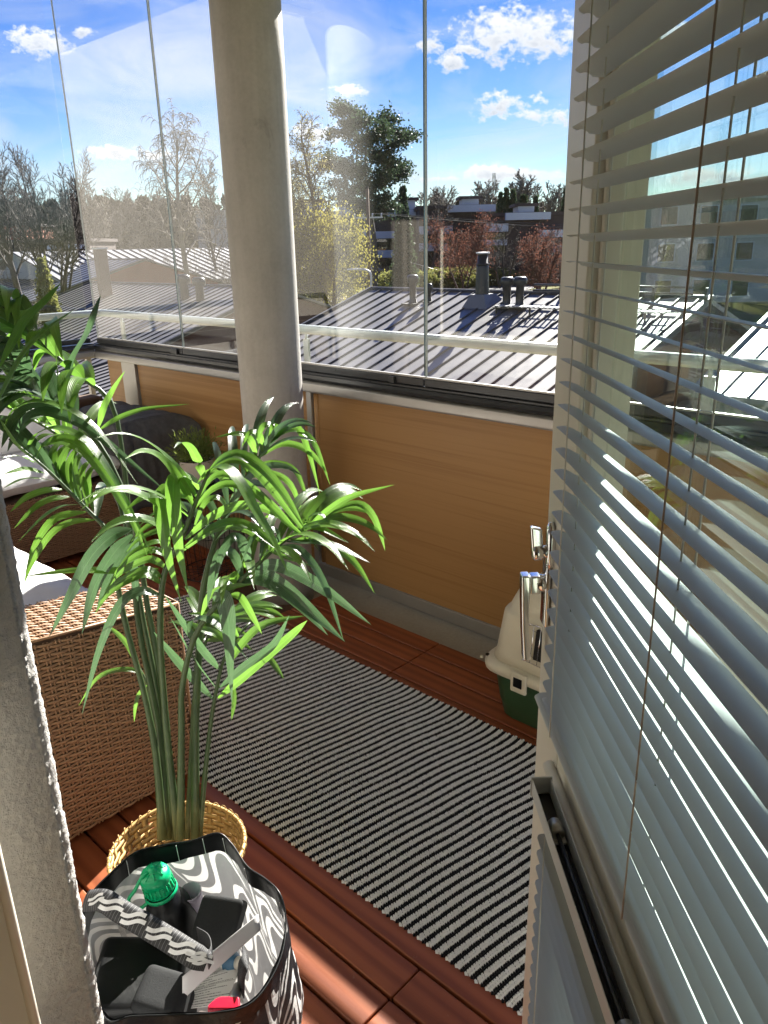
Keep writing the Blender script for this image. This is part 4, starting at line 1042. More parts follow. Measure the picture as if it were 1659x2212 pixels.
# ================================================================== bamboo basket with the palm
BC = Vector((-1.365, 0.715, 0)); BH = 0.225
def basket():
    t = thing('bamboo_basket', 'round woven bamboo basket holding the palm', 'basket', BC)
    def rad(v): return 0.118 + 0.036*np.minimum(1, v/BH)
    def mp(u, v, w):
        a = np.asarray(u)/0.15; r = rad(np.asarray(v))+np.asarray(w)
        return np.stack([r*np.cos(a), r*np.sin(a), np.asarray(v)+0.004], -1)
    U = 0.15*2*math.pi
    P, F = weave(mp, U, BH-0.012, U/34, 0.0150, 0.0013, 0.0142, 5, 0.0007, True, 0.0150, 0.0)
    stuff(put('weave', mesh_np('weave', P, F), 'bamboo', t, True))
    # bound rim: a hoop with a slanting wrap
    MB().tube([Vector((0.155*math.cos(a), 0.155*math.sin(a), BH-0.004+0.003*math.sin(3*a))) for a in np.linspace(0, 2*math.pi, 61)], 0.0045, 8, caps=False).build('rim', 'bamboo', t, smooth=True)
    wr = MB()
    for k in range(40):
        a0 = 2*math.pi*k/40; pts = []
        for q in range(9):
            b = 2*math.pi*q/8; a = a0 + 0.22*q/8
            r = 0.155 + 0.0046*math.cos(b); z = BH-0.006 + 0.0120*math.sin(b)
            pts.append(Vector((r*math.cos(a), r*math.sin(a), z)))
        wr.tube(pts, 0.0013, 4, caps=False)
    stuff(wr.build('rim_binding', 'bamboo', t, smooth=True))
    MB().lathe([(0.002, 0.012), (0.113, 0.012), (0.1255, 0.13), (0.118, 0.135), (0.10, 0.12), (0.002, 0.118)], (0, 0, 0), 32, caps=False).build('nursery_pot', 'black_plastic', t, smooth=True)
basket()

def leaf_mesh(path, width, ref, fold=0.16, tipstart=0.45, n=15, base_w=0.22):
    """long palm leaflet along a path: folded on its midrib, tapering to a point"""
    C = catmull(path, n); rows = []; uvs = []
    for i, p in enumerate(C):
        s = i/(n-1)
        t = (C[min(i+1, n-1)]-C[max(i-1, 0)]).normalized()
        N = ref - t*ref.dot(t)
        if N.length < 0.05: N = Vector((0, 0, 1)) - t*t.z
        N.normalize(); w = t.cross(N).normalized()
        if s < 0.30: k = base_w + (1-base_w)*math.sin(s/0.30*math.pi/2)
        elif s < tipstart: k = 1.0
        else: k = max(0.02, math.cos((s-tipstart)/(1-tipstart)*math.pi/2)**0.85)
        h = width*0.5*k; fo = fold*(1.6 if s < 0.12 else 1.0)
        rows.append([p-w*h+N*h*fo, p-w*h*0.5+N*h*fo*0.55, p-N*h*fo*0.25, p+w*h*0.5+N*h*fo*0.55, p+w*h+N*h*fo])
        uvs += [(0, s), (0.25, s), (0.5, s), (0.75, s), (1, s)]
    return rows, uvs
def palm():
    t = thing('palm_plant', 'tall kentia palm with long arching green fronds rising from the bamboo basket', 'palm', BC + Vector((0, 0, 0.12)))
    B = BC + Vector((0, 0, 0.12)); rng = random.Random(21)
    up = Vector((0, 0, 1)); tocam = -FH
    def stem(path, r0, r1, n=26):
        C = catmull([at(*p) for p in path], n)
        rs = []
        for i in range(n):
            s = i/(n-1); r = (r0+(r1-r0)*s)*(0.80+0.25*max(0, 1-s*7))
            if i % 5 == 4 and s < 0.7: r *= 1.09
            rs.append(r)
        return MB(B).tube(C, rs, 8).build('frond', 'palm_stem', t, smooth=True), C
    nl = [0]
    def leaf(fr, path, width, mat='palm_leaf', ref=None, fold=0.16, tip=0.45):
        if ref is None: ref = (up*rng.uniform(0.55, 0.9) + tocam*rng.uniform(0.35, 0.8) + Vector((rng.uniform(-0.35, 0.35), rng.uniform(-0.35, 0.35), 0)))
        rows, uv = leaf_mesh(path, width, ref, fold, tip)
        MB(B).grid(rows).build('leaf', mat, fr, smooth=True, uvs=uv); nl[0] += 1
    def hero(fr, pts, d0, d1, wpx, mat='palm_leaf', ref=None, tip=0.45):
        m = len(pts)-1
        P = [at(x, y, d0+(d1-d0)*i/m) for i, (x, y) in enumerate(pts)]
        leaf(fr, P, wpx/1662.0*(d0+d1)/2*1.10, mat, ref, tip=tip)
    def auto(fr, C, s0, s1, n, L, wid, sides=(-1, 1), droop=1.0, lift=0.35, mat='palm_leaf', a0=62, a1=28):
        N = len(C)
        for k in range(n):
            s = s0+(s1-s0)*(k+0.5)/n; i = min(N-2, int(s*(N-1))); p = C[i].lerp(C[i+1], s*(N-1)-i)
            T = (C[min(i+2, N-1)]-C[max(i-1, 0)]).normalized()
            Nn = (up - T*T.z); Nn = Nn.normalized() if Nn.length > 0.1 else tocam
            S = T.cross(Nn).normalized()
            for sd in sides:
                if rng.random() < 0.06: continue
                f = (s-s0)/(s1-s0); ang = R_(a0+(a1-a0)*f + rng.uniform(-7, 7))
                ll = L*(0.70+0.45*math.sin(math.pi*min(1, f*0.9+0.1)))*rng.uniform(0.88, 1.1)
                d = (T*math.cos(ang) + (S*sd*0.85 + Nn*lift*rng.uniform(0.6, 1.5))*math.sin(ang)).normalized()
                P = [p]; q = p.copy(); dd = d.copy()
                for w in range(6):
                    q = q + dd*ll/6; P.append(q.copy()); dd = (dd + Vector((0, 0, -1))*droop*0.20*(0.6+0.22*w)).normalized()
                leaf(fr, P, wid*rng.uniform(0.85, 1.12), mat)
    # ---- fronds leaning to the upper left
    A, CA = stem([(352, 1810, 1.45), (338, 1640, 1.46), (313, 1504, 1.47), (273, 1356, 1.50), (253, 1257, 1.51), (238, 1159, 1.52), (185, 1098, 1.52), (140, 1052, 1.50), (93, 1007, 1.48), (20, 948, 1.45)], 0.0105, 0.003)
    for pts, w in (([(205, 1123), (153, 1128), (109, 1155), (68, 1218), (52, 1262)], 15), ([(185, 1106), (142, 1112), (109, 1128), (76, 1177), (55, 1238)], 17), ([(169, 1090), (131, 1095), (90, 1120), (38, 1172)], 17), ([(150, 1073), (109, 1079), (74, 1098), (30, 1142)], 17), ([(134, 1057), (95, 1060), (55, 1076), (22, 1106)], 15), ([(112, 1038), (74, 1033), (41, 1038), (5, 1056)], 15), ([(95, 1022), (55, 1013), (8, 1024)], 13), ([(75, 1000), (40, 985), (0, 990)], 12)):
        hero(A, pts, 1.51, 1.42, w)
    for pts, w in (([(202, 1104), (193, 1060), (190, 1030), (200, 1010), (212, 1004)], 14), ([(190, 1095), (184, 1055), (176, 1025), (186, 1003), (200, 995)], 14), ([(176, 1085), (165, 1045), (160, 1010), (172, 985), (190, 978)], 15), ([(160, 1070), (148, 1030), (150, 1000), (166, 972), (186, 968)], 15), ([(145, 1055), (133, 1015), (140, 980), (160, 960), (180, 962)], 15), ([(128, 1042), (120, 1005), (130, 975), (150, 956)], 14), ([(118, 1020), (112, 990), (120, 965), (140, 952)], 14)):
        hero(A, pts, 1.51, 1.58, w)
    hero(A, [(60, 971), (75, 942), (105, 926), (145, 929), (198, 964), (265, 1066), (334, 1212)], 1.49, 1.38, 22)
    hero(A, [(79, 987), (92, 963), (118, 952), (152, 954), (205, 994), (274, 1100), (318, 1200)], 1.49, 1.38, 32)
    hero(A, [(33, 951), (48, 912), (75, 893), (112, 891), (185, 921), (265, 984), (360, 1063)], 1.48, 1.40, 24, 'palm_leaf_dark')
    hero(A, [(8, 930), (30, 885), (76, 866), (149, 884), (215, 932), (298, 1047)], 1.47, 1.40, 20)
    hero(A, [(0, 905), (40, 960), (90, 1008)], 1.36, 1.46, 26, tip=0.6)
    F2, C2 = stem([(362, 1810, 1.46), (346, 1587, 1.49), (300, 1356, 1.54), (284, 1180, 1.58), (268, 1010, 1.61), (241, 871, 1.63), (165, 809, 1.61), (100, 748, 1.58), (40, 690, 1.54), (-20, 640, 1.50)], 0.010, 0.003)
    auto(F2, C2, 0.60, 0.98, 13, 0.25, 0.030, droop=1.5, lift=0.15)
    hero(F2, [(136, 842), (159, 775), (192, 713), (218, 637)], 1.58, 1.50, 30, 'palm_leaf_dark', tip=0.55)
    hero(F2, [(151, 949), (135, 867), (123, 782), (121, 713)], 1.50, 1.46, 22, tip=0.35)
    hero(F2, [(0, 792), (50, 699), (99, 649), (131, 612)], 1.30, 1.30, 24, tip=0.4)
    hero(F2, [(-15, 890), (40, 782), (89, 722), (164, 666)], 1.28, 1.30, 26, tip=0.35)
    hero(F2, [(212, 925), (224, 881), (244, 842), (270, 801)], 1.52, 1.50, 14, tip=0.3)
    hero(F2, [(212, 931), (248, 907), (287, 891), (329, 881), (410, 873)], 1.52, 1.50, 14, tip=0.4)
    F3, C3 = stem([(372, 1810, 1.47), (352, 1504, 1.52), (316, 1296, 1.57), (290, 1130, 1.62), (225, 975, 1.66), (150, 900, 1.66), (101, 867, 1.65), (40, 804, 1.62), (-20, 745, 1.58)], 0.010, 0.003)
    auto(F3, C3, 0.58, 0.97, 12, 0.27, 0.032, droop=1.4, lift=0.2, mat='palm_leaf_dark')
    F4, C4 = stem([(366, 1810, 1.48), (350, 1560, 1.52), (308, 1330, 1.60), (262, 1100, 1.68), (200, 1000, 1.71), (127, 941, 1.71), (71, 907, 1.69), (0, 872, 1.65)], 0.009, 0.003)
    auto(F4, C4, 0.62, 0.97, 10, 0.25, 0.028, droop=1.0, lift=0.5)
    # ---- middle frond with the bright hanging leaves
    Dd, CD = stem([(386, 1810, 1.44), (366, 1640, 1.44), (354, 1504, 1.44), (346, 1372, 1.43), (351, 1257, 1.42), (374, 1196, 1.42), (398, 1148, 1.41), (418, 1098, 1.40), (434, 1058, 1.39), (452, 1016, 1.38)], 0.0105, 0.0035)
    hero(Dd, [(428, 1058), (411, 1034), (388, 1026), (374, 1046), (378, 1111), (388, 1190), (406, 1279)], 1.40, 1.30, 35, tip=0.5)
    hero(Dd, [(415, 1079), (396, 1064), (360, 1058), (347, 1078), (351, 1131), (365, 1210), (391, 1300)], 1.41, 1.31, 30, tip=0.5)
    hero(Dd, [(405, 1105), (385, 1085), (350, 1070), (310, 1074), (268, 1105)], 1.41, 1.32, 22)
    hero(Dd, [(436, 1030), (458, 1012), (488, 1010), (520, 1044), (547, 1095), (587, 1161), (622, 1238)], 1.39, 1.28, 28, tip=0.55)
    hero(Dd, [(452, 1016), (480, 990), (518, 982), (567, 1012), (617, 1071), (657, 1138)], 1.38, 1.33, 26)
    hero(Dd, [(448, 1024), (476, 1000), (515, 993), (556, 1020), (608, 1085), (690, 1190)], 1.39, 1.40, 22)
    hero(Dd, [(400, 1165), (448, 1123), (498, 1097), (545, 1092), (600, 1112), (660, 1160)], 1.41, 1.36, 20)
    hero(Dd, [(399, 1181), (452, 1143), (500, 1127), (547, 1141), (597, 1181), (660, 1216)], 1.41, 1.33, 22)
    hero(Dd, [(396, 1190), (440, 1155), (490, 1136), (545, 1150), (600, 1196), (690, 1228)], 1.42, 1.36, 16)
    hero(Dd, [(420, 1100), (455, 1060), (500, 1045), (560, 1072), (620, 1130), (664, 1166)], 1.40, 1.35, 18)
    hero(Dd, [(424, 1085), (455, 1035), (490, 1024), (540, 1050), (600, 1100), (655, 1162)], 1.40, 1.37, 16)
    for k, (x, y) in enumerate(((408, 1118), (398, 1142), (388, 1165), (378, 1190), (368, 1208), (360, 1228), (352, 1250), (350, 1262))):
        hero(Dd, [(x, y), (x-22, y-16), (x-48, y-18), (x-82-4*k, y-4+3*k), (x-110-5*k, y+22+6*k)], 1.42, 1.36+0.015*(k % 3), 17, tip=0.4)
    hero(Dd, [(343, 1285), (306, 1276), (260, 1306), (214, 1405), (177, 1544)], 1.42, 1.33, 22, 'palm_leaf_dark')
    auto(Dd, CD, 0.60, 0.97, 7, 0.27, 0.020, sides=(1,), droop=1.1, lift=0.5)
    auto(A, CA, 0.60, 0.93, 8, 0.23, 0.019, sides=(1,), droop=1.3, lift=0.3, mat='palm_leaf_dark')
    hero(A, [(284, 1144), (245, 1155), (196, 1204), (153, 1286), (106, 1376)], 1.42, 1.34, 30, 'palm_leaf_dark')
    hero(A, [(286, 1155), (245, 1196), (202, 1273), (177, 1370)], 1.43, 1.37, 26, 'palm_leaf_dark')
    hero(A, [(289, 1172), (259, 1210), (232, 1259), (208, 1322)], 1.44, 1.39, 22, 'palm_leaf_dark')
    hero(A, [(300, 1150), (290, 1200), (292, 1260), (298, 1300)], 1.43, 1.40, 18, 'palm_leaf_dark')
    hero(Dd, [(343, 1229), (245, 1233), (164, 1232), (52, 1245)], 1.43, 1.36, 17)
    # ---- right-hand upper frond
    E, CE = stem([(422, 1810, 1.45), (422, 1571, 1.47), (432, 1366, 1.49), (438, 1280, 1.50), (456, 1198, 1.52), (480, 1131, 1.54), (508, 1071, 1.56), (537, 1022, 1.58), (567, 978, 1.59), (588, 954, 1.60)], 0.011, 0.003)
    for pts, w in (([(557, 990), (604, 960), (647, 964), (680, 987), (708, 1024)], 15), ([(578, 962), (614, 934), (647, 931), (680, 960), (713, 1048)], 17), ([(585, 956), (610, 927), (643, 924), (667, 977), (691, 1068)], 15), ([(556, 990), (541, 951), (514, 937), (464, 945)], 16), ([(568, 978), (561, 944), (541, 934), (522, 966)], 17), ([(584, 956), (590, 931), (580, 917), (564, 927), (556, 970)], 15), ([(587, 954), (598, 930), (590, 918), (578, 950)], 12), ([(545, 1012), (590, 1000), (640, 1020), (672, 1110)], 14), ([(530, 1035), (580, 1022), (630, 1050), (664, 1150)], 14), ([(512, 1066), (480, 1030), (450, 1020), (425, 1045)], 15), ([(536, 1024), (520, 995), (490, 985), (468, 1005)], 15), ([(495, 1100), (470, 1075), (440, 1090), (415, 1150)], 14)):
        hero(E, pts, 1.58, 1.55, w)
    auto(E, CE, 0.46, 0.95, 8, 0.22, 0.019, droop=1.0, lift=0.3, mat='palm_leaf_dark')
    # ---- frond reaching right
    Fr, CF = stem([(390, 1810, 1.43), (392, 1571, 1.43), (394, 1481, 1.43), (424, 1368, 1.42), (488, 1286, 1.41), (547, 1228, 1.41), (607, 1174, 1.42), (650, 1146, 1.43), (690, 1120, 1.44)], 0.0095, 0.003)
    for pts, w, m in (([(673, 1136), (709, 1103), (759, 1073), (852, 1047)], 16, 0), ([(690, 1122), (743, 1093), (779, 1089), (805, 1113), (822, 1152), (832, 1190)], 16, 0), ([(514, 1265), (561, 1241), (610, 1268), (676, 1324), (745, 1386)], 34, 1), ([(544, 1228), (594, 1220), (660, 1248), (726, 1291), (801, 1349)], 28, 1), ([(520, 1255), (575, 1255), (640, 1300), (708, 1372)], 28, 1), ([(627, 1165), (693, 1169), (743, 1195), (776, 1228), (810, 1283)], 18, 0), ([(620, 1170), (709, 1175), (800, 1216)], 20, 1), ([(650, 1142), (693, 1142), (754, 1173)], 15, 0), ([(600, 1180), (650, 1190), (700, 1260), (742, 1384)], 18, 1), ([(655, 1145), (668, 1118), (690, 1110), (712, 1130)], 12, 0), ([(560, 1215), (585, 1180), (575, 1150), (545, 1165), (520, 1220)], 20, 1), ([(540, 1235), (530, 1185), (505, 1160), (478, 1200), (462, 1270)], 24, 1), ([(525, 1250), (505, 1200), (478, 1195), (458, 1250), (448, 1310)], 24, 1), ([(585, 1195), (600, 1160), (590, 1145), (570, 1170), (560, 1215)], 18, 1)):
        hero(Fr, pts, 1.42, 1.36, w, 'palm_leaf_dark' if m else 'palm_leaf')
    auto(Fr, CF, 0.52, 0.97, 8, 0.22, 0.020, droop=1.2, lift=0.35)
    hero(Fr, [(461, 1295), (472, 1288), (484, 1296), (493, 1340), (496, 1407), (501, 1518)], 1.40, 1.34, 38, 'palm_leaf_dark', tip=0.4)
    hero(Fr, [(435, 1330), (455, 1285), (501, 1268), (546, 1262)], 1.42, 1.38, 17)
    hero(Fr, [(409, 1366), (415, 1341), (445, 1337), (488, 1367), (536, 1426)], 1.41, 1.36, 22, 'palm_leaf_dark')
    hero(Fr, [(495, 1285), (520, 1290), (545, 1330), (566, 1370)], 1.43, 1.42, 16)
    # ---- low fronds
    G, CG = stem([(430, 1810, 1.46), (442, 1680, 1.47), (455, 1564, 1.48), (465, 1504, 1.48), (481, 1432, 1.50), (505, 1385, 1.53), (540, 1345, 1.57)], 0.0075, 0.003)
    for pts, w, m in (([(475, 1447), (428, 1390), (356, 1286)], 20, 1), ([(458, 1508), (395, 1440), (332, 1365)], 20, 1), ([(465, 1485), (418, 1423), (365, 1329)], 18, 1), ([(475, 1485), (528, 1440), (590, 1394), (625, 1329)], 20, 1), ([(471, 1508), (528, 1460), (627, 1374), (664, 1340)], 20, 0), ([(493, 1440), (511, 1407), (567, 1351), (660, 1330)], 24, 0), ([(567, 1400), (590, 1432), (614, 1468)], 14, 0), ([(505, 1480), (506, 1515), (500, 1556)], 12, 0), ([(500, 1395), (470, 1370), (440, 1360), (400, 1340)], 18, 0), ([(515, 1375), (490, 1345), (450, 1330), (405, 1325)], 18, 0)):
        hero(G, pts, 1.49, 1.44, w, 'palm_leaf_dark' if m else 'palm_leaf', tip=0.5)
    Hf, CH = stem([(404, 1810, 1.50), (412, 1640, 1.56), (420, 1500, 1.62), (440, 1400, 1.68), (470, 1345, 1.72), (520, 1320, 1.74)], 0.007, 0.003)
    auto(Hf, CH, 0.62, 0.99, 8, 0.16, 0.026, droop=0.8, lift=0.3, a0=70)
    I, CI = stem([(345, 1812, 1.47), (340, 1680, 1.50), (330, 1560, 1.54), (318, 1480, 1.58), (300, 1440, 1.60)], 0.0065, 0.003)
    hero(I, [(310, 1456), (280, 1446), (240, 1450), (205, 1470), (170, 1525)], 1.58, 1.55, 12)
    hero(I, [(300, 1445), (280, 1400), (255, 1370), (222, 1345)], 1.60, 1.62, 12)
    hero(I, [(318, 1480), (300, 1500), (292, 1530), (290, 1560)], 1.57, 1.56, 9)
    return nl[0]
palm()

# ================================================================== shopping bag and what is in it
def bz(x, y, z):                    # point of the bag photo crop at height z
    return onz(164.6+x/3.3594, 1755.5+y/3.3594, z)
def bag():
    B = Vector((-0.985, 0.50, 0)); t = thing('shopping_bag', 'black shopping bag with white wavy line print standing open by the plaster wall', 'bag', B)
    rim = [bz(250, 440, .445), bz(430, 290, .45), bz(640, 235, .45), bz(840, 205, .452), bz(1025, 150, .462), bz(1130, 230, .45), bz(1240, 390, .447), bz(1370, 480, .445), bz(1475, 585, .445), bz(1520, 760, .425),
           bz(1500, 1000, .415), bz(1400, 1230, .41), bz(1245, 1400, .41), bz(1000, 1455, .412), bz(700, 1470, .415), bz(400, 1480, .42), bz(215, 1500, .425), bz(60, 1150, .425), bz(20, 850, .43), bz(90, 620, .44)]
    n0 = len(rim); R = []
    for i in range(n0):                                   # closed smooth loop
        a, b, c, d = rim[i-1], rim[i], rim[(i+1) % n0], rim[(i+2) % n0]
        for k in range(5):
            u = k/5; R.append(0.5*((2*b)+(c-a)*u+(2*a-5*b+4*c-d)*u*u+(3*b-a-3*c+d)*u*u*u))
    n = len(R); cen = sum(R, Vector())/n
    bas = []
    for p in R:
        d = Vector((p.x-cen.x, p.y-cen.y, 0)); q = Vector((cen.x, cen.y+0.03, 0.004)) + d*0.80
        q.y = max(q.y, 0.335); bas.append(q)
    H = 22; loops = []; loops_in = []; uv = []; per = [0]
    for i in range(n): per.append(per[-1]+(R[(i+1) % n]-R[i]).length)
    for j in range(H+1):
        v = j/H; L = []; Li = []
        for i in range(n):
            p = bas[i].lerp(R[i], v); o = Vector((p.x-cen.x, p.y-cen.y, 0)).normalized()
            w = 0.013*noise.noise((i*0.16, v*3.1, 5.0)) + 0.006*noise.noise((i*0.5, v*7, 2.0)); w *= (1-v**6*0.7)
            bulge = 0.020*math.sin(math.pi*v)
            p = p + o*(w+bulge); L.append(p); Li.append(p - o*0.003)
            uv.append((per[i]/per[-1], v))
        loops.append(L); loops_in.append(Li)
    def shell(loops, name, mat, flip):
        V = [p for L in loops for p in L]; F = []
        for j in range(H):
            for i in range(n):
                q = (j*n+i, j*n+(i+1) % n, (j+1)*n+(i+1) % n, (j+1)*n+i); F.append(q if flip else q[::-1])
        if not flip: F.append(tuple(range(n)))
        return MB(B).add(V, F).build(name, mat, t, smooth=True, uvs=uv)
    shell(loops, 'printed_sheet', 'bag_sheet', False)
    MB(B).tube([p+Vector((0, 0, 0.0005)) for p in R]+[R[0]], 0.0018, 6, caps=False).build('hem', 'black_plastic', t, smooth=True)
    # folded-over black hem inside, broad at the back
    V = []; F = []
    for i in range(n):
        p = loops_in[H][i]; q = loops_in[H-2][i]; o = Vector((p.x-cen.x, p.y-cen.y, 0)).normalized()*0.002
        V += [p-o, q-o]
    for i in range(n): a, b = 2*i, 2*((i+1) % n); F.append((a, a+1, b+1, b))
    MB(B).add(V, F).build('hem_band', 'black_plastic', t, smooth=True)
    for i in (3, 12, 17, 22, 30, 42):                      # thin pale print seams on the hem
        p = loops_in[H][i]; q = loops_in[H-2][i]; o = Vector((p.x-cen.x, p.y-cen.y, 0)).normalized()*0.0032
        MB(B).tube([p-o, q-o], 0.0007, 4).build('print_line', 'strap_white', t)
    # handle strap lying across the opening
    S = [bz(70, 640, .455), bz(200, 640, .472), bz(330, 720, .470), bz(520, 830, .466), bz(700, 940, .462), bz(860, 1040, .458), bz(955, 1085, .452)]
    C = catmull(S, 44); rows = []; suv = []; nrm = []
    for i, p in enumerate(C):
        tg = (C[min(i+1, 43)]-C[max(i-1, 0)]).normalized(); N = Vector((0.25, -0.45, 0.86)); N = (N-tg*N.dot(tg)).normalized(); w = tg.cross(N)
        hw = 0.0185*(0.75+0.25*min(1, (43-i)/6)); cv = 0.0035
        rows.append([p-w*hw, p-w*hw*0.5+N*cv, p+N*cv*1.2, p+w*hw*0.5+N*cv, p+w*hw]); nrm.append((N, w, tg))
        suv += [(i/43, k/4) for k in range(5)]
    st = MB(B).grid(rows).build('strap', 'strap_webbing', t, smooth=True, uvs=suv, solid=0.0018)
    back = [bz(955, 1085, .452), bz(985, 1010, .44), bz(960, 930, .42), bz(880, 880, .40)]
    Cb = catmull(back, 14); rows = []
    for i, p in enumerate(Cb):
        rows.append([p+Vector((0, 0, 0.016)), p-Vector((0, 0, 0.016))])
    MB(B).grid(rows).build('strap_return', 'strap_webbing', t, smooth=True, uvs=[(i/14, k) for i in range(14) for k in (0, 1)], solid=0.0018)
    # woven double-S marks along the strap
    for i0 in (5, 11, 18, 25, 32, 37, 40):
        p = C[i0]; N, w, tg = nrm[i0]; scs = 1.0 if 11 <= i0 <= 32 else 0.72
        for sft in (-1, 1):
            P = []
            for k in range(15):
                u = k/14; a = (u-0.5)*0.046*scs; b = 0.0098*scs*math.tanh(5*(u-0.5))*0.75*-1 + sft*0.0047*scs
                q = i0 + 0
                P.append(p + tg*(a+sft*0.003) + w*b + N*0.0058)
            rows = []
            for k, q in enumerate(P):
                t2 = (P[min(k+1, 14)]-P[max(k-1, 0)]).normalized(); s2 = t2.cross(N)*0.0034*scs
                rows.append([q-s2, q+s2])
            MB(B).grid(rows).build('woven_mark', 'strap_white', st, smooth=True)
    # second loop, seen at the right and at the near rim
    P = [bz(1230, 1010, .40), bz(1225, 1080, .415), bz(1200, 1150, .405), bz(1195, 1300, .37)]
    Cq = catmull(P, 12); MB(B).grid([[p-Vector((0.014, -0.004, 0)), p+Vector((0.014, -0.004, 0))] for p in Cq]).build('strap_return', 'strap_webbing', t, smooth=True, uvs=[(i/12, k) for i in range(12) for k in (0, 1)], solid=0.0018)
    return t
bag()

def bottle():
    a = bz(575, 470, .448); b = bz(790, 980, .26); ax = (b-a).normalized(); L = (b-a).length
    t = thing('spray_bottle', 'black rounded plastic bottle with a bright green cap lying in the bag', 'bottle', a)
    MB(a).lathe([(0.012, 0.022), (0.016, 0.030), (0.030, 0.045), (0.042, 0.075), (0.047, 0.12), (0.047, L*0.98), (0.040, L), (0.002, L+0.002)], a, 36, ax, caps=False).build('body', 'black_plastic', t, smooth=True)
    cp = MB(a)
    prof = [(0.0275, 0.030), (0.0285, 0.026), (0.0275, 0.010), (0.0270, 0.006), (0.0285, 0.004), (0.0280, -0.006), (0.0245, -0.013), (0.014, -0.017), (0.008, -0.018), (0.0075, -0.023), (0.005, -0.025), (0.001, -0.0255)]
    cap = cp.lathe(prof, a, 40, ax, caps=False).build('cap', 'green_cap', t, smooth=True)
    ref = ax.cross(Vector((0, 0, 1))).normalized(); r2 = ax.cross(ref)
    for k in range(24):
        w = 2*math.pi*k/24; d = ref*math.cos(w)+r2*math.sin(w)
        MB(a).tube([a+d*0.0282+ax*0.008, a+d*0.0288+ax*0.026], 0.0012, 5).build('grip_rib', 'green_cap', cap, smooth=True)
    for k in range(8):
        w = 2*math.pi*k/8; d = ref*math.cos(w)+r2*math.sin(w)
        MB(a).tube([a+d*0.010-ax*0.0178, a+d*0.0235-ax*0.0135], 0.0018, 5).build('fin', 'green_cap', cap, smooth=True)
    side = (bz(380, 640, .42)-a)
    MB(a).tube(catmull([a-ax*0.016, a-ax*0.012+side*0.35+Vector((0, 0, .012)), a+side*0.75+Vector((0, 0, .010)), a+side, a+side*0.85+ax*0.02-Vector((0, 0, .012)), a+side*0.35+ax*0.03-Vector((0, 0, .006)), a+ax*0.030+side*0.1], 28), 0.0035, 8).build('cap_tether', 'green_cap', t, smooth=True)
    MB(a).lathe([(0.030, 0.031), (0.0315, 0.033), (0.0315, 0.038), (0.028, 0.040)], a, 32, ax, caps=False).build('collar', 'green_cap', t, smooth=True)
bottle()
def soft_box(name, label, cat, c, ax, ay, az, mat, bev, crump=0.004, seed=0):
    """a box-like thing with rounded, slightly dented faces"""
    bm = bmesh.new(); bmesh.ops.create_cube(bm, size=2.0)
    bmesh.ops.bevel(bm, geom=bm.edges[:], offset=bev, segments=4, affect='EDGES', profile=0.5)
    bmesh.ops.subdivide_edges(bm, edges=[e for e in bm.edges if e.calc_length() > 0.5], cuts=6, use_grid_fill=True)
    ax, ay, az = Vector(ax), Vector(ay), Vector(az)
    for v in bm.verts:
        p = ax*v.co.x + ay*v.co.y + az*v.co.z
        v.co = p*(1+crump*6*noise.noise((p.x*14+seed, p.y*14, p.z*14)))
    me = bpy.data.meshes.new(name); bm.to_mesh(me); bm.free()
    return tag(put(name, me, mat, None, True, c), label, cat)
c = (bz(430, 1050, .34)+bz(480, 1250, .33))/2
soft_box('black_case', 'black ribbed plastic case filling the left of the bag under the strap', 'case', c-Vector((0, 0, .085)), Vector((-0.050, -0.060, 0.012)), Vector((0.058, -0.052, 0)), Vector((0, 0, .09)), 'black_plastic', 0.18, seed=3)
c = bz(640, 1300, .36)
soft_box('black_pouch', 'small black pouch at the near end of the bag beside the paper', 'pouch', c-Vector((0.01, 0.0, .05)), Vector((0.042, 0.020, 0)), Vector((-0.022, 0.034, 0.006)), Vector((0, 0, .05)), 'dark_foam', 0.35, seed=6)
c = bz(1035, 800, .375)
u = (bz(1210, 790, .375)-bz(900, 1000, .36)); u = u*0.30; v = bz(1060, 620, .385)-bz(1150, 780, .375)
soft_box('foam_block', 'flat dark grey foam block standing in the bag right of the bottle', 'foam block', c, Vector((0.040, 0.018, 0.006)), Vector((-0.014, 0.030, 0.028)), Vector((0.010, -0.012, 0.018)), 'dark_foam', 0.22, 0.002, 9)
def sheet(name, label, cat, corners, mat, curl=0.006):
    a, b, c, d = corners; rows = []; uvs = []
    for i in range(13):
        for_r = []
        for j in range(13):
            u, v = i/12, j/12
            p = (a*(1-u)+b*u)*(1-v) + (d*(1-u)+c*u)*v
            for_r.append(p + Vector((0, 0, curl*math.sin(math.pi*v)*math.sin(u*2.5)))); uvs.append((u, v))
        rows.append(for_r)
    o0 = sum(corners, Vector())/4
    return tag(MB(o0).grid(rows).build(name, mat, smooth=True, uvs=uvs, solid=0.0005, loc=o0), label, cat)
sheet('paper_sheet', 'plain white sheet of paper standing diagonally in the bag', 'paper', [bz(770, 1360, .345), bz(1340, 850, .405), bz(1320, 735, .425), bz(770, 1190, .385)], 'paper_plain', 0.003)
sheet('printed_leaflet', 'white leaflet with rows of small black print lying deep in the bag', 'leaflet', [bz(760, 1430, .315), bz(1215, 1380, .315), bz(1160, 1110, .325), bz(800, 1230, .325)], 'paper_printed', 0.003)
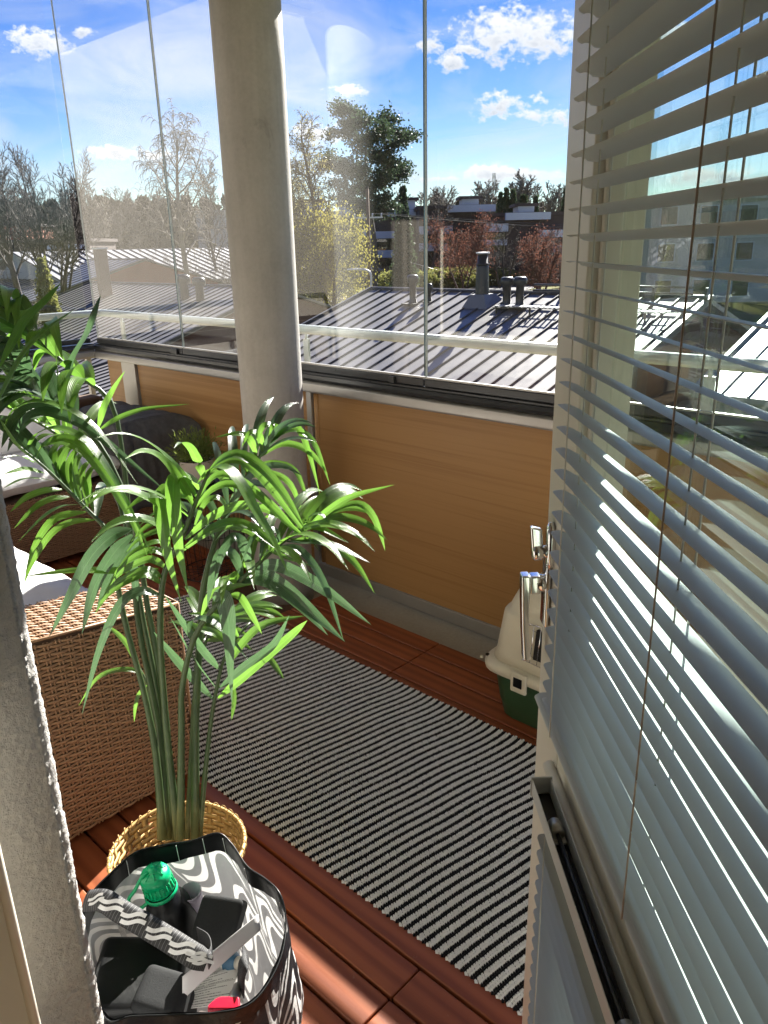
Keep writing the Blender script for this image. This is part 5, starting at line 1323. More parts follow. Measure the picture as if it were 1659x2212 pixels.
def cup():
    c = bz(850, 640, .36); t = thing('lilac_cup', 'pale lilac plastic cup rim showing between bottle and lining', 'cup', c)
    MB(c).lathe([(0.017, -0.05), (0.020, 0.020), (0.0205, 0.026), (0.0190, 0.026), (0.0160, -0.045), (0.002, -0.046)], c, 28, (0.05, -0.15, 1)).build('wall', 'lilac_plastic', t, smooth=True)
    MB(c).lathe([(0.0195, 0.0262), (0.0212, 0.0275), (0.0205, 0.029), (0.0188, 0.0275)], c, 28, (0.05, -0.15, 1), caps=False).build('lip', 'lilac_plastic', t, smooth=True)
cup()
def jar():
    c = bz(1090, 1085, .318); t = thing('small_jar', 'small dark blue bottle with a white label at the bottom of the bag', 'bottle', c)
    ax = Vector((0.75, 0.25, 0.30)).normalized()
    MB(c).lathe([(0.002, -0.052), (0.016, -0.052), (0.018, -0.048), (0.018, 0.018), (0.012, 0.026), (0.009, 0.030)], c, 28, ax).build('body', 'blue_label', t, smooth=True)
    MB(c).lathe([(0.0183, -0.030), (0.0183, 0.006)], c, 28, ax, caps=False).build('label', 'paper_printed', t, smooth=True)
    MB(c).lathe([(0.0115, 0.028), (0.0115, 0.042), (0.010, 0.044), (0.001, 0.044)], c, 24, ax).build('lid', 'white_paint', t, smooth=True)
jar()
def scraper():
    c = bz(1080, 1420, .385); t = thing('red_scraper', 'red plastic scraper with a clear grey handle at the near rim of the bag', 'scraper', c)
    a, b = bz(955, 1450, .380), bz(1190, 1450, .380); u = (b-a)
    f = bz(1065, 1365, .383)-bz(1065, 1450, .380)
    P = [a, b, b+f*1.05, b+f*1.15-u*0.12, a+u*0.40+f*1.12, a+u*0.25+f*0.95, a+f*0.35]
    up = Vector((0, 0, 0.008)); MB(c).loft([[p-up for p in P], [p+up for p in P]]).build('blade', 'red_plastic', t, bevel=0.003)
    h0, h1 = b+f*0.9-u*0.22, bz(1195, 1180, .36)
    MB(c).tube(catmull([h0, h0.lerp(h1, 0.4), h1], 10), [0.010]*4+[0.008]*3+[0.007]*3, 10).build('handle', 'alu_grey', t, smooth=True)
scraper()

# ================================================================== houses in front of the balcony
def gable_house(name, label, x0, x1, yr, zr, run_f, run_b, slope, roof_m, seam_m, wall_m, pitch, zg=-6.0, seam_back=False, windows=()):
    """ridge along X; the near roof plane falls towards the balcony"""
    B = Vector(((x0+x1)/2, yr, zg)); h = thing(name, label, 'house', B); s = math.tan(slope)
    zf, zb = zr-run_f*s, zr-run_b*s; e = 0.12
    roof = MB(B)
    roof.loft([[(x0, yr-run_f, zf), (x0, yr, zr), (x0, yr+run_b, zb), (x0, yr+run_b, zb-e), (x0, yr, zr-e), (x0, yr-run_f, zf-e)],
               [(x1, yr-run_f, zf), (x1, yr, zr), (x1, yr+run_b, zb), (x1, yr+run_b, zb-e), (x1, yr, zr-e), (x1, yr-run_f, zf-e)]])
    ro = roof.build('roof', roof_m, h)
    x = x0+0.06
    sm = MB(); sm.box((-0.016, 0, 0.002), (0.016, run_f/math.cos(slope), 0.045)); me = bpy.data.meshes.new('roof_seam'); me.from_pydata(sm.v, [], sm.f); me.update()
    k = 0
    while x < x1 and k < 300:
        o = put('roof_seam', me, seam_m, ro, False, Vector((x, yr-run_f, zf))-B); o.rotation_euler = (slope, 0, 0); x += pitch; k += 1
    MB(B).tube([(x0-0.03, yr, zr+0.02), (x1+0.03, yr, zr+0.02)], 0.07, 8).build('ridge_cap', seam_m, ro)
    for xx in (x0, x1):
        MB(B).obox(((xx), yr-run_f/2, (zr+zf)/2+0.02), (0.05, 0, 0), Vector((0, run_f/2, run_f/2*s)), (0, 0, 0.07)).build('verge_board', seam_m, ro)
    i = 0.35
    MB(B).loft([[(x0+i, yr-run_f+i, zg), (x0+i, yr+run_b-i, zg), (x0+i, yr+run_b-i, zb-e+i*s-0.02), (x0+i, yr, zr-e-0.02), (x0+i, yr-run_f+i, zf-e+i*s-0.02)],
                [(x1-i, yr-run_f+i, zg), (x1-i, yr+run_b-i, zg), (x1-i, yr+run_b-i, zb-e+i*s-0.02), (x1-i, yr, zr-e-0.02), (x1-i, yr-run_f+i, zf-e+i*s-0.02)]]).build('wall', wall_m, h)
    for (wx, wz) in windows:
        w = MB(B).box((wx-0.55, yr-run_f+i-0.04, wz-0.6), (wx+0.55, yr-run_f+i+0.02, wz+0.6)).build('window', 'house_white', h)
        MB(B).box((wx-0.47, yr-run_f+i-0.055, wz-0.52), (wx+0.47, yr-run_f+i-0.045, wz+0.52)).build('pane', 'glass_house', w)
    return h, B, ro
SL = R_(17.05)
h1, B1, r1 = gable_house('terraced_house', 'neighbouring house with a dark standing seam metal roof just below the balcony', -19.25, -7.55, 20.0, 0.150, 11.5, 7, SL, 'roof_metal', 'roof_seam_metal', 'house_brown', 0.495, windows=((-16, -4.6), (-12, -4.6)))
def roof_z(y): return 0.150-(20.0-y)*math.tan(SL)
def cowl(x, y, h, r, label):
    z = roof_z(y); B = Vector((x, y, z-0.05)); t = thing('roof_vent', label, 'roof vent', B, 'round black vents on the dark roof')
    MB(B).lathe([(r*1.25, -0.10), (r*1.15, 0.10), (r*0.92, 0.16), (r*0.92, h-0.24), (r*0.98, h-0.24)], B, 24).build('pipe', 'vent_black', t, smooth=True)
    MB(B).lathe([(r*0.9, h-0.26), (r*1.55, h-0.20), (r*1.60, h-0.10), (r*1.42, h-0.03), (r*1.05, h), (0.001, h+0.005)], B, 24, caps=False).build('cap', 'vent_black', t, smooth=True)
    MB(B).box((x-r*2.2, y-r*2.4, -0.02+z-0.0), (x+r*2.2, y+r*1.6, z+0.02)).build('flashing', 'roof_seam_metal', t)
def on_roof(px, py):
    r = ray(px, py); N = Vector((0, -math.tan(SL), 1)); P = Vector((0, 20.0, 0.150)); return C0 + r*((P-C0).dot(N)/r.dot(N))
p = on_roof(892, 656); cowl(p.x, p.y, 0.92, 0.115, 'single round black vent on the dark roof left of the glass joint')
p = on_roof(927, 652); cowl(p.x, p.y, 0.60, 0.07, 'short thin vent pipe beside the glass joint on the dark roof')
p = on_roof(1094, 664); cowl(p.x, p.y, 0.88, 0.125, 'round black vent on the dark roof, left one of the pair right of the chimney')
p = on_roof(1122, 664); cowl(p.x, p.y, 0.88, 0.125, 'round black vent on the dark roof, right one of the pair beside the walkway')
def chimney(p, h, r, label, parent_z):
    B = Vector((p.x, p.y, p.z-0.1)); t = thing('chimney', label, 'chimney', B)
    MB(B).lathe([(r*1.2, -0.1), (r*1.15, 0.15), (r*0.98, h*0.72), (r*0.92, h*0.78)], B, 24).build('stack', 'vent_black', t, smooth=True)
    MB(B).lathe([(r*1.05, h*0.78), (r*1.08, h*0.80), (r*0.80, h*0.805), (r*0.80, h*0.97)], B, 24).build('neck', 'vent_black', t, smooth=True)
    MB(B).lathe([(r*1.08, h*0.97), (r*1.10, h*0.98), (r*1.08, h), (0.01, h+0.01)], B, 24).build('cover_plate', 'lamp_steel', t)
    MB(B).loft([[(p.x-r*2.4, p.y-r*2.2, p.z+0.015-r*2.2*math.tan(SL)), (p.x+r*2.4, p.y-r*2.2, p.z+0.015-r*2.2*math.tan(SL)), (p.x+r*2.4, p.y+r*2.2, p.z+0.015+r*2.2*math.tan(SL)), (p.x-r*2.4, p.y+r*2.2, p.z+0.015+r*2.2*math.tan(SL))],
                [(p.x-r*1.3, p.y-r*1.3, p.z+0.28), (p.x+r*1.3, p.y-r*1.3, p.z+0.28), (p.x+r*1.3, p.y+r*1.3, p.z+0.30), (p.x-r*1.3, p.y+r*1.3, p.z+0.30)]]).build('flashing', 'roof_metal', t)
chimney(on_roof(1041, 657), 1.55, 0.185, 'tall black metal chimney with a bright cover plate on the dark roof', 0)
def walkway():
    a, b = on_roof(1080, 672), on_roof(1300, 682); B = a.copy(); t = thing('roof_walkway', 'perforated metal roof walkway with a snow rail near the ridge of the dark roof', 'walkway', B)
    y = a.y; z = roof_z(y)+0.16; x0, x1 = a.x, -7.9
    n = int((x1-x0)/0.16)
    for k in range(n):
        x = x0+k*0.16
        MB(B).box((x, y-0.26, z-0.012), (x+0.05, y+0.26, z+0.012)).build('tread', 'lamp_steel', t)
    for yy in (y-0.27, y, y+0.27): MB(B).box((x0, yy-0.012, z-0.03), (x1, yy+0.012, z-0.013)).build('bearer', 'vent_black', t)
    for k in range(int((x1-x0)/1.1)+1):
        x = x0+k*1.1
        MB(B).box((x-0.02, y-0.2, roof_z(y-0.2)-0.01), (x+0.02, y-0.16, z-0.031)).build('bracket', 'vent_black', t)
    for zz, yy in ((0.20, 19.72), (0.34, 19.76)):
        MB(B).tube([(x0+0.4, yy, roof_z(yy)+zz), (x1, yy, roof_z(yy)+zz)], 0.028, 8).build('snow_rail', 'vent_black', t, smooth=True)
    for k in range(4):
        x = x0+1.3+k*1.35
        MB(B).box((x-0.03, 19.68, roof_z(19.7)-0.02), (x+0.03, 19.80, roof_z(19.7)+0.36)).build('rail_bracket', 'vent_black', t)
walkway()
h2, B2, r2 = gable_house('terraced_house', 'house with a dark ribbed roof and square chimney left of the column', -51.0, -31.5, 26.0, -0.34, 15.0, 7, SL, 'roof_metal', 'roof_seam_metal', 'house_brown', 0.60, zg=-7)
def small_stack(px, py, d, h, w, label, box=True):
    p = at(px, py, d); B = Vector((p.x, p.y, p.z-0.4)); t = thing('roof_vent', label, 'roof vent', B, 'vents on the ribbed roof')
    if box:
        MB(B).box((p.x-w, p.y-w, p.z-0.5), (p.x+w, p.y+w, p.z+h)).build('stack', 'house_brown', t, bevel=0.03)
        MB(B).box((p.x-w*1.15, p.y-w*1.15, p.z+h+0.002), (p.x+w*1.15, p.y+w*1.15, p.z+h+0.10)).build('cap', 'lamp_steel', t)
    else:
        MB(B).lathe([(w, 0), (w, h), (w*1.6, h+0.05), (w*1.6, h+0.35), (w, h+0.45), (0.01, h+0.46)], B, 16).build('pipe', 'vent_black', t, smooth=True)
def on_roof2(px, py):
    r = ray(px, py); N = Vector((0, -math.tan(SL), 1)); P = Vector((0, 26.0, -0.34)); q = C0 + r*((P-C0).dot(N)/r.dot(N)); return q.dot(FH)
small_stack(229, 640, on_roof2(229, 640), 2.7, 0.30, 'square brown chimney on the ribbed roof, left of the joint in the glass')
small_stack(400, 645, on_roof2(400, 645), 1.2, 0.24, 'dark vent on the ribbed roof just right of the joint in the glass', False)
small_stack(433, 648, on_roof2(433, 648), 1.1, 0.22, 'dark vent on the ribbed roof nearest the column', False)
h4, B4, r4 = gable_house('terraced_house', 'house with a blue grey ribbed roof at the far left edge', -112.0, -64.0, 38.0, 0.9, 13.0, 8, R_(16), 'roof_blue', 'roof_seam_metal', 'house_brick', 1.05, zg=-6)
def cross_house():
    """roof falling to the right (towards +X), in a pale metal"""
    X, s = -78.0, math.tan(R_(15)); a = onx(392, 538, X); y0, y1 = 32.0, 72.0; zr = 1.75
    B = Vector((X, (y0+y1)/2, -6)); h = thing('terraced_house', 'house with a pale ribbed roof behind the hazy glass', 'house', B); run = 11.0
    zf = zr-run*s; e = 0.12
    ro = MB(B).loft([[(X+run, y0, zf), (X, y0, zr), (X-6, y0, zr-6*s), (X-6, y0, zr-6*s-e), (X, y0, zr-e), (X+run, y0, zf-e)], [(X+run, y1, zf), (X, y1, zr), (X-6, y1, zr-6*s), (X-6, y1, zr-6*s-e), (X, y1, zr-e), (X+run, y1, zf-e)]]).build('roof', 'roof_pale', h)
    me = bpy.data.meshes.new('roof_seam'); m = MB(); m.box((0, -0.04, 0.002), (run/math.cos(R_(15)), 0.04, 0.10)); me.from_pydata(m.v, [], m.f); me.update()
    y = y0+0.1
    while y < y1:
        o = put('roof_seam', me, 'roof_seam_metal', ro, False, Vector((X, y, zr))-B); o.rotation_euler = (0, R_(15), 0); y += 0.95
    MB(B).box((X-5.6, y0+0.4, -6), (X+run-0.4, y1-0.4, zf-e-0.02)).build('wall', 'house_grey', h)
    MB(B).loft([[(X+run-0.4, y0+0.4, zf-e-0.02), (X-5.6, y0+0.4, zf-e-0.02), (X, y0+0.4, zr-e-0.05)], [(X+run-0.4, y1-0.4, zf-e-0.02), (X-5.6, y1-0.4, zf-e-0.02), (X, y1-0.4, zr-e-0.05)]]).build('gable', 'house_grey', h)
cross_house()
# low lean-to roof under the main roof's left verge
g5, B5, r5 = gable_house('garden_shed', 'low shed roof in the shade left of the dark metal roof', -30.5, -20.5, 17.0, -2.6, 5.0, 3, R_(10), 'roof_metal', 'roof_seam_metal', 'house_brown', 0.5, zg=-6)

RT = Vector((math.cos(YAW), math.sin(YAW), 0))
def block(name, label, xs, d, depth, z_top, storeys, wall_m, bands=(), pents=(), wins=True, cat='apartment block', winrows=3, turn=0.0):
    """apartment block facing the balcony; xs: photo columns of its ends at distance d"""
    a, b = at(xs[0], 540, d), at(xs[1], 540, d); a.z = b.z = 0; wdir = (b-a).normalized(); L = (b-a).length
    wdir = Matrix.Rotation(turn, 3, 'Z') @ wdir; ndir = Vector((wdir.y, -wdir.x, 0))        # towards us
    if ndir.dot(FH) > 0: ndir = -ndir
    zg = ground_z(d)-0.5; B = Vector((a.x, a.y, zg)); t = thing(name, label, cat, B)
    def ob(mb, u0, u1, n0, n1, z0, z1): return mb.obox(a + wdir*((u0+u1)/2) + ndir*((n0+n1)/2) + Vector((0, 0, (z0+z1)/2)), wdir*((u1-u0)/2), ndir*((n1-n0)/2), Vector((0, 0, (z1-z0)/2)))
    ob(MB(B), 0, L, -depth, 0, zg, z_top).build('wall', wall_m, t)
    ob(MB(B), -0.3, L+0.3, -depth-0.3, 0.3, z_top+0.002, z_top+0.35).build('roof_edge', 'house_dark' if wall_m != 'house_grey' else 'roof_pale', t)
    pxm = L/(xs[1]-xs[0])
    for (p0, p1, q0, q1, n) in bands:                                 # white balcony fronts, photo box -> metres
        z1, z0 = at((p0+p1)/2, q0, d).z, at((p0+p1)/2, q1, d).z
        u0, u1 = (p0-xs[0])*pxm, (p1-xs[0])*pxm
        ob(MB(B), u0, u1, 0.02, n, z0, z1).build('balcony_front', 'house_white', t)
        ob(MB(B), u0+0.1, u1-0.1, 0.004, 0.018, z0-2.3, z0-0.1).build('balcony_window', 'glass_house', t)
    for (p0, p1, q0, q1, w) in pents:                                 # roof boxes
        z1, z0 = at((p0+p1)/2, q0, d).z, at((p0+p1)/2, q1, d).z
        u0, u1 = (p0-xs[0])*pxm, (p1-xs[0])*pxm
        pe = ob(MB(B), u0, u1, -4, -0.4, z_top+0.36, max(z1, z_top+1.0)).build('roof_box', 'house_white', t)
        ob(MB(B), u0-0.4, u1+0.4, -4.4, 0.0, max(z1, z_top+1.0)+0.002, max(z1, z_top+1.0)+0.3).build('roof_lid', 'house_dark', pe)
        ob(MB(B), u0-w, u1+w, 0.31, 1.0, z_top-0.45, z_top+0.3).build('parapet_band', 'house_white', t)
    if wins:
        st = (z_top-zg)/storeys
        for s_ in range(storeys):
            for k in range(int(L/3.0)):
                u = 1.2+k*3.0
                if u+1.3 > L: continue
                w = ob(MB(B), u, u+1.4, 0.001, 0.05, zg+s_*st+0.9, zg+s_*st+2.3).build('window', 'house_white', t)
                ob(MB(B), u+0.08, u+1.32, 0.051, 0.06, zg+s_*st+0.98, zg+s_*st+2.22).build('pane', 'glass_house', w)
    return t
block('apartment_block', 'dark terraced apartment block with white roof boxes right of the pine', (905, 1050), 96, 10, at(980, 450, 96).z, 3, 'house_dark',
      bands=((905, 975, 489, 506, 1.5), (1043, 1050, 484, 507, 1.5), (905, 965, 525, 542, 1.5)), pents=((998, 1033, 432, 452, 1.8),), wins=False)
block('apartment_block', 'dark terraced apartment block behind the red brown tree, next to the door edge', (1042, 1270), 92, 10, at(1130, 466, 92).z, 3, 'house_dark',
      bands=((1045, 1092, 484, 501, 1.5), (1044, 1090, 518, 530, 1.5), (1160, 1212, 497, 513, 1.5), (1190, 1225, 530, 545, 1.5)), pents=((1118, 1152, 446, 466, 1.6),), wins=False)
block('apartment_block', 'dark apartment block with white balcony fronts behind the yellow willow and the pine', (630, 900), 104, 10, at(760, 462, 104).z, 3, 'house_dark',
      bands=((645, 690, 492, 510, 1.5), (700, 792, 496, 511, 1.5), (800, 870, 500, 515, 1.5), (810, 880, 540, 556, 1.5), (640, 690, 540, 556, 1.5)), pents=((660, 700, 436, 452, 1.6), (735, 775, 445, 458, 1.6), (862, 898, 432, 452, 1.5)), wins=False)
block('apartment_block', 'grey panel apartment block with rows of windows seen through the door blind', (1385, 1800), 62, 12, at(1500, 432, 62).z, 3, 'house_grey')
block('brick_building', 'low red brick building behind the bare trees at the left edge', (-80, 60), 105, 9, at(20, 488, 105).z, 2, 'house_brick')
block('terrace_building', 'low dark flat roofed building above the blue grey roof', (-60, 195), 92, 9, at(80, 524, 92).z, 2, 'house_dark', bands=((110, 185, 528, 538, 1.0),), wins=False)
block('apartment_block', 'low pale block half hidden behind the weeping birch', (430, 520), 120, 8, at(470, 460, 120).z, 3, 'house_grey')
gable_house('terraced_house', 'white roofed house at the right seen through the door blind', -7.0, 6.5, 27.0, 0.75, 9.0, 7, R_(16), 'roof_pale', 'roof_pale', 'house_grey', 0.6, zg=-6, windows=((-4, -3.6), (-1, -3.6), (2, -3.6)))

# ================================================================== trees
def segs_mesh(name, S, sides=3):
    """tapered limbs from rows of (p0 xyz, p1 xyz, r0, r1)"""
    S = np.asarray(S, float); p0, p1, r0, r1 = S[:, :3], S[:, 3:6], S[:, 6:7], S[:, 7:8]
    t = p1-p0; t /= np.linalg.norm(t, axis=1, keepdims=True)+1e-9
    ref = np.where(np.abs(t[:, 2:3]) < 0.9, np.array([[0, 0, 1.0]]), np.array([[1.0, 0, 0]]))
    a = np.cross(t, ref); a /= np.linalg.norm(a, axis=1, keepdims=True); b = np.cross(t, a)
    V = []
    for P, r in ((p0, r0), (p1, r1)):
        for k in range(sides):
            w = 2*math.pi*k/sides; V.append(P + (a*math.cos(w)+b*math.sin(w))*r)
    V = np.stack(V, 1).reshape(-1, 3); n = len(S); base = (np.arange(n)*2*sides)[:, None, None]
    q = np.array([[k, (k+1) % sides, sides+(k+1) % sides, sides+k] for k in range(sides)])
    return mesh_np(name, V, (base+q[None]).reshape(-1, 4))
def grow(rng, H, r0, levels, counts, ratio, angle, up, droop, lean=0.0, crown0=0.25, stems=1, wob=0.12, splay=0.25, rmin=0.022):
    """skeleton: returns (trunk segments, limb segments, twig end points)"""
    trunk, limb, ends = [], [], []
    def branch(p, d, L, r, lev):
        n = (10, 6, 4, 3, 2)[min(lev, 4)]; pts = [p.copy()]; dirs = []
        for i in range(n):
            wb = wob*(0.35 if lev == 0 else 1.0)
            d = (d + np.array([rng.gauss(0, wb), rng.gauss(0, wb), rng.gauss(0, wb*0.6)]) + np.array([0, 0, up[min(lev, len(up)-1)]*0.12 - droop[min(lev, len(droop)-1)]*0.16*(i+1)/n*2]))
            d /= np.linalg.norm(d); q = pts[-1]+d*L/n
            ra, rb = r*(1-i/n*0.75), r*(1-(i+1)/n*0.75)
            (trunk if lev == 0 else limb).append((*pts[-1], *q, ra, rb)); pts.append(q); dirs.append(d.copy())
        if lev >= levels-1: ends.append(pts[-1]); ends.append((pts[-1]+pts[-2])/2); return
        m = counts[lev]
        for k in range(m):
            f = (crown0 if lev == 0 else 0.22) + (1-(crown0 if lev == 0 else 0.22))*(k+rng.random())/m
            i = min(n-1, int(f*n)); q = pts[i]+(pts[i+1]-pts[i])*(f*n-i); t = dirs[i]
            az = k*2.399+rng.uniform(-0.5, 0.5); ref = np.array([0, 0, 1.0]) if abs(t[2]) < 0.9 else np.array([1.0, 0, 0])
            a = np.cross(t, ref); a /= np.linalg.norm(a); b = np.cross(t, a)
            an = angle[min(lev, len(angle)-1)]*rng.uniform(0.75, 1.2)
            nd = t*math.cos(an) + (a*math.cos(az)+b*math.sin(az))*math.sin(an)
            Lc = L*ratio[min(lev, len(ratio)-1)]*rng.uniform(0.7, 1.15)*(1.0-0.55*(f if lev == 0 else f*0.6))
            branch(q, nd, Lc, max(rmin, r*(1-0.75*f)*0.55), lev+1)
    for s in range(stems):
        a = 2*math.pi*s/stems + rng.uniform(-0.4, 0.4); sp = splay*rng.uniform(0.5, 1.2) if stems > 1 else lean
        d = np.array([math.cos(a)*sp, math.sin(a)*sp, 1.0]); d /= np.linalg.norm(d)
        branch(np.array([rng.uniform(-.2, .2) if stems > 1 else 0.0, rng.uniform(-.2, .2) if stems > 1 else 0.0, -0.4]), d, H*rng.uniform(0.85, 1.05) if stems > 1 else H, r0, 0)
    return trunk, limb, np.array(ends)
def quads(P, size, rng, flat=0.0, stretch=1.0, down=False):
    """leaf-sized faces at points P"""
    n = len(P); a = rng.normal(size=(n, 3)); a[:, 2] *= (1-flat)
    if down: a = a*0.5+np.array([0, 0, -1.0])
    a /= np.linalg.norm(a, axis=1, keepdims=True); b = np.cross(a, rng.normal(size=(n, 3))); b /= np.linalg.norm(b, axis=1, keepdims=True)
    s = size*rng.uniform(0.6, 1.3, (n, 1)); a = a*s*stretch; b = b*s
    V = np.stack([P-a, P-b*0.8, P+a, P+b*0.8], 1).reshape(-1, 3); return V, np.arange(4*n).reshape(n, 4)
def tree(name, label, px, top_y, d, build, group=None, base=None, cat='tree'):
    g = gp(px, d) if base is None else base
    H = at(px, top_y, d).z - g.z
    t = thing(name, label, cat, g, group); build(t, H); return t
def bare(seed, mat='bark', stems=1, counts=(16, 8, 5), ratio=(0.42, 0.5, 0.5), angle=(0.75, 0.7, 0.7), up=(0.3, 0.7, 0.4), droop=(0, 0, 0.1, 0.3), r=None, leaf=None, nleaf=0, lsize=0.1, spread=0.4, levels=4, crown0=0.25, splay=0.25, wob=0.12, rmin=0.022):
    def f(t, H):
        rng = random.Random(seed); rn = np.random.default_rng(seed)
        tr, li, ends = grow(rng, H*0.94, (r or H*0.014), levels, counts, ratio, angle, up, droop, 0.0, crown0, stems, wob, splay, rmin)
        top = max(s[5] for s in tr+li); k = (H)/(top); 
        def sc(S):
            S = np.array(S); S[:, :6] *= k; return S
        put('trunk', segs_mesh('trunk', sc(tr), 6), mat, t, True)
        cr = put('crown', segs_mesh('crown', sc(li), 3), mat, t)
        if leaf:
            ends = ends*k; idx = rn.integers(0, len(ends), nleaf); P = ends[idx]+rn.normal(scale=spread, size=(nleaf, 3)); P[:, 2] -= np.abs(rn.normal(scale=spread, size=nleaf))*0.8
            V, F = quads(P, lsize, rn, 0.2, 1.4, True); stuff(put('leaves', mesh_np('leaves', V, F), leaf, cr))
    return f
def pine(seed):
    def f(t, H):
        rng = random.Random(seed); rn = np.random.default_rng(seed)
        tr = []; p = np.array([0, 0, -0.4]); n = 14
        for i in range(n):
            q = np.array([0.25*math.sin(i*0.5), 0.2*math.sin(i*0.4+1), -0.4+(H*0.97+0.4)*(i+1)/n]); tr.append((*p, *q, 0.30*(1-i/n*0.8), 0.30*(1-(i+1)/n*0.8))); p = q
        li = []; cl = []
        for k in range(34):
            f_ = 0.45+0.53*(k+rng.random())/34; z = H*f_; az = k*2.4+rng.uniform(-0.4, 0.4)
            prof = math.sin(math.pi*min(1, max(0.0, (1.03-f_)/0.63))**0.75)
            L = (0.6+H*0.20*prof)*rng.uniform(0.65, 1.15); q = np.array([0.25*math.sin(f_*7), 0.2*math.sin(f_*5.6+1), z]); d = np.array([math.cos(az), math.sin(az), rng.uniform(-0.15, 0.35)]); rr = 0.085*(1.2-f_)
            for s in range(5):
                d = d + np.array([rng.gauss(0, .16), rng.gauss(0, .16), rng.gauss(0.03, .12)]); d /= np.linalg.norm(d); q2 = q+d*L/5
                li.append((*q, *q2, rr*(1-s/6), rr*(1-(s+1)/6))); q = q2
                if s >= 1:
                    for c in range(3 if s < 4 else 5):
                        sd = d + np.array([rng.gauss(0, .7), rng.gauss(0, .7), rng.gauss(0.25, .35)]); sd /= np.linalg.norm(sd); e = q+sd*rng.uniform(0.35, 1.0)
                        li.append((*q, *e, 0.025, 0.012)); cl.append(e)
        put('trunk', segs_mesh('trunk', tr, 8), 'bark', t, True); cr = put('crown', segs_mesh('crown', li, 3), 'bark', t)
        cl = np.array(cl); m = 52; P = np.repeat(cl, m, 0) + rn.normal(size=(len(cl)*m, 3))*np.array([0.34, 0.34, 0.20])
        V, F = quads(P, 0.085, rn, 0.0, 1.5); stuff(put('needles', mesh_np('needles', V, F), 'needle_dark', cr))
    return f
def spruce(seed, wr=0.17, dens=1.0, mat='needle_dark', size=0.12):
    def f(t, H):
        rn = np.random.default_rng(seed)
        put('trunk', segs_mesh('trunk', [(0, 0, -0.3, 0, 0, H*0.99, H*0.014+0.03, 0.02)], 6), 'bark', t, True)
        li = []; P = []; n = int(34*dens)
        for k in range(n):
            fz = 0.06+0.93*k/n; R = H*wr*(1-fz)**0.85+0.12; m = int(9+5*(1-fz))
            for j in range(m):
                az = j*2*math.pi/m+k*0.7+rn.uniform(-.2, .2); L = R*rn.uniform(0.7, 1.12); tip = np.array([math.cos(az)*L, math.sin(az)*L, H*fz-L*0.35])
                li.append((0, 0, H*fz, *tip, 0.03, 0.01))
                u = rn.uniform(0.15, 1, int(15*dens)); pt = np.array([0, 0, H*fz])[None]*(1-u[:, None])+tip[None]*u[:, None]; pt[:, 2] -= rn.uniform(0, 0.25, len(u))*(0.5+u); P.append(pt+rn.normal(scale=0.07, size=pt.shape))
        cr = put('crown', segs_mesh('crown', li, 3), 'bark', t); P = np.concatenate(P)
        V, F = quads(P, size, rn, 0.0, 1.4, True); stuff(put('needles', mesh_np('needles', V, F), mat, cr))
    return f
def bush(seed, mat, rx, n, size):
    def f(t, H):
        rn = np.random.default_rng(seed); rng = random.Random(seed)
        tr, li, ends = grow(rng, H*0.9, 0.04, 3, (9, 6), (0.55, 0.5), (0.6, 0.7), (0.3, 0.3), (0, 0, 0), stems=5, splay=0.7)
        put('stems', segs_mesh('stems', tr+li, 3), 'bark', t)
        d = rn.normal(size=(n, 3)); d /= np.linalg.norm(d, axis=1, keepdims=True); r = rn.uniform(0.55, 1.0, (n, 1))**0.5
        lump = 1+0.16*np.sin(d[:, :1]*7+seed)*np.cos(d[:, 1:2]*6)
        P = d*r*lump*np.array([rx, rx, H*0.5])+np.array([0, 0, H*0.5]); V, F = quads(P, size, rn); stuff(put('leaves', mesh_np('leaves', V, F), mat, t))
    return f
tree('bare_tree', 'tall bare tree with a straight trunk at the left edge', 30, 285, 66, bare(1, counts=(24, 11, 6), rmin=0.028, up=(0.2, 0.9, 0.5), angle=(0.55, 0.6, 0.6), ratio=(0.5, 0.5, 0.5), r=0.30), 'bare trees beyond the roofs')
tree('bare_tree', 'wide bare tree of many steep stems left of the corner glass joint', 118, 300, 62, bare(2, stems=8, counts=(13, 8, 5), rmin=0.026, up=(0.3, 0.9, 0.5), angle=(0.5, 0.6, 0.6), ratio=(0.36, 0.5, 0.5), r=0.13, splay=0.34, crown0=0.3), 'bare trees beyond the roofs')
tree('bare_tree', 'small bare tree above the far wood, right of the corner glass joint', 215, 378, 110, bare(3, counts=(18, 10, 6), rmin=0.035, r=0.20), 'bare trees beyond the roofs')
tree('bare_tree', 'low faint bare tree over the far wood between the birch and the small tree', 268, 400, 130, bare(14, counts=(18, 10, 5), rmin=0.04, r=0.18), 'bare trees beyond the roofs')
tree('weeping_birch', 'leafless weeping birch with hanging twigs left of the column', 400, 225, 70, bare(4, 'bark_birch', counts=(19, 11, 7), rmin=0.026, ratio=(0.52, 0.45, 0.62), angle=(0.75, 0.8, 0.8), up=(0.2, 0.8, 0.0), droop=(0, 0.05, 1.2, 3.2), r=0.30, crown0=0.30, wob=0.14))
tree('bare_tree', 'bare tree close to the left side of the column', 468, 330, 84, bare(5, counts=(20, 10, 6), rmin=0.03, r=0.2, up=(0.3, 0.8, 0.5), angle=(0.55, 0.6, 0.6)), 'bare trees beyond the roofs')
tree('birch', 'tall slender birch with the first pale leaves right of the column', 700, 232, 58, bare(6, 'bark', counts=(30, 10, 6), rmin=0.024, ratio=(0.30, 0.5, 0.6), angle=(0.7, 0.7, 0.7), up=(0.3, 0.5, 0.1), droop=(0, 0.1, 0.6, 1.6), r=0.26, crown0=0.18, leaf='leaf_budding', nleaf=2600, lsize=0.05, spread=0.22))
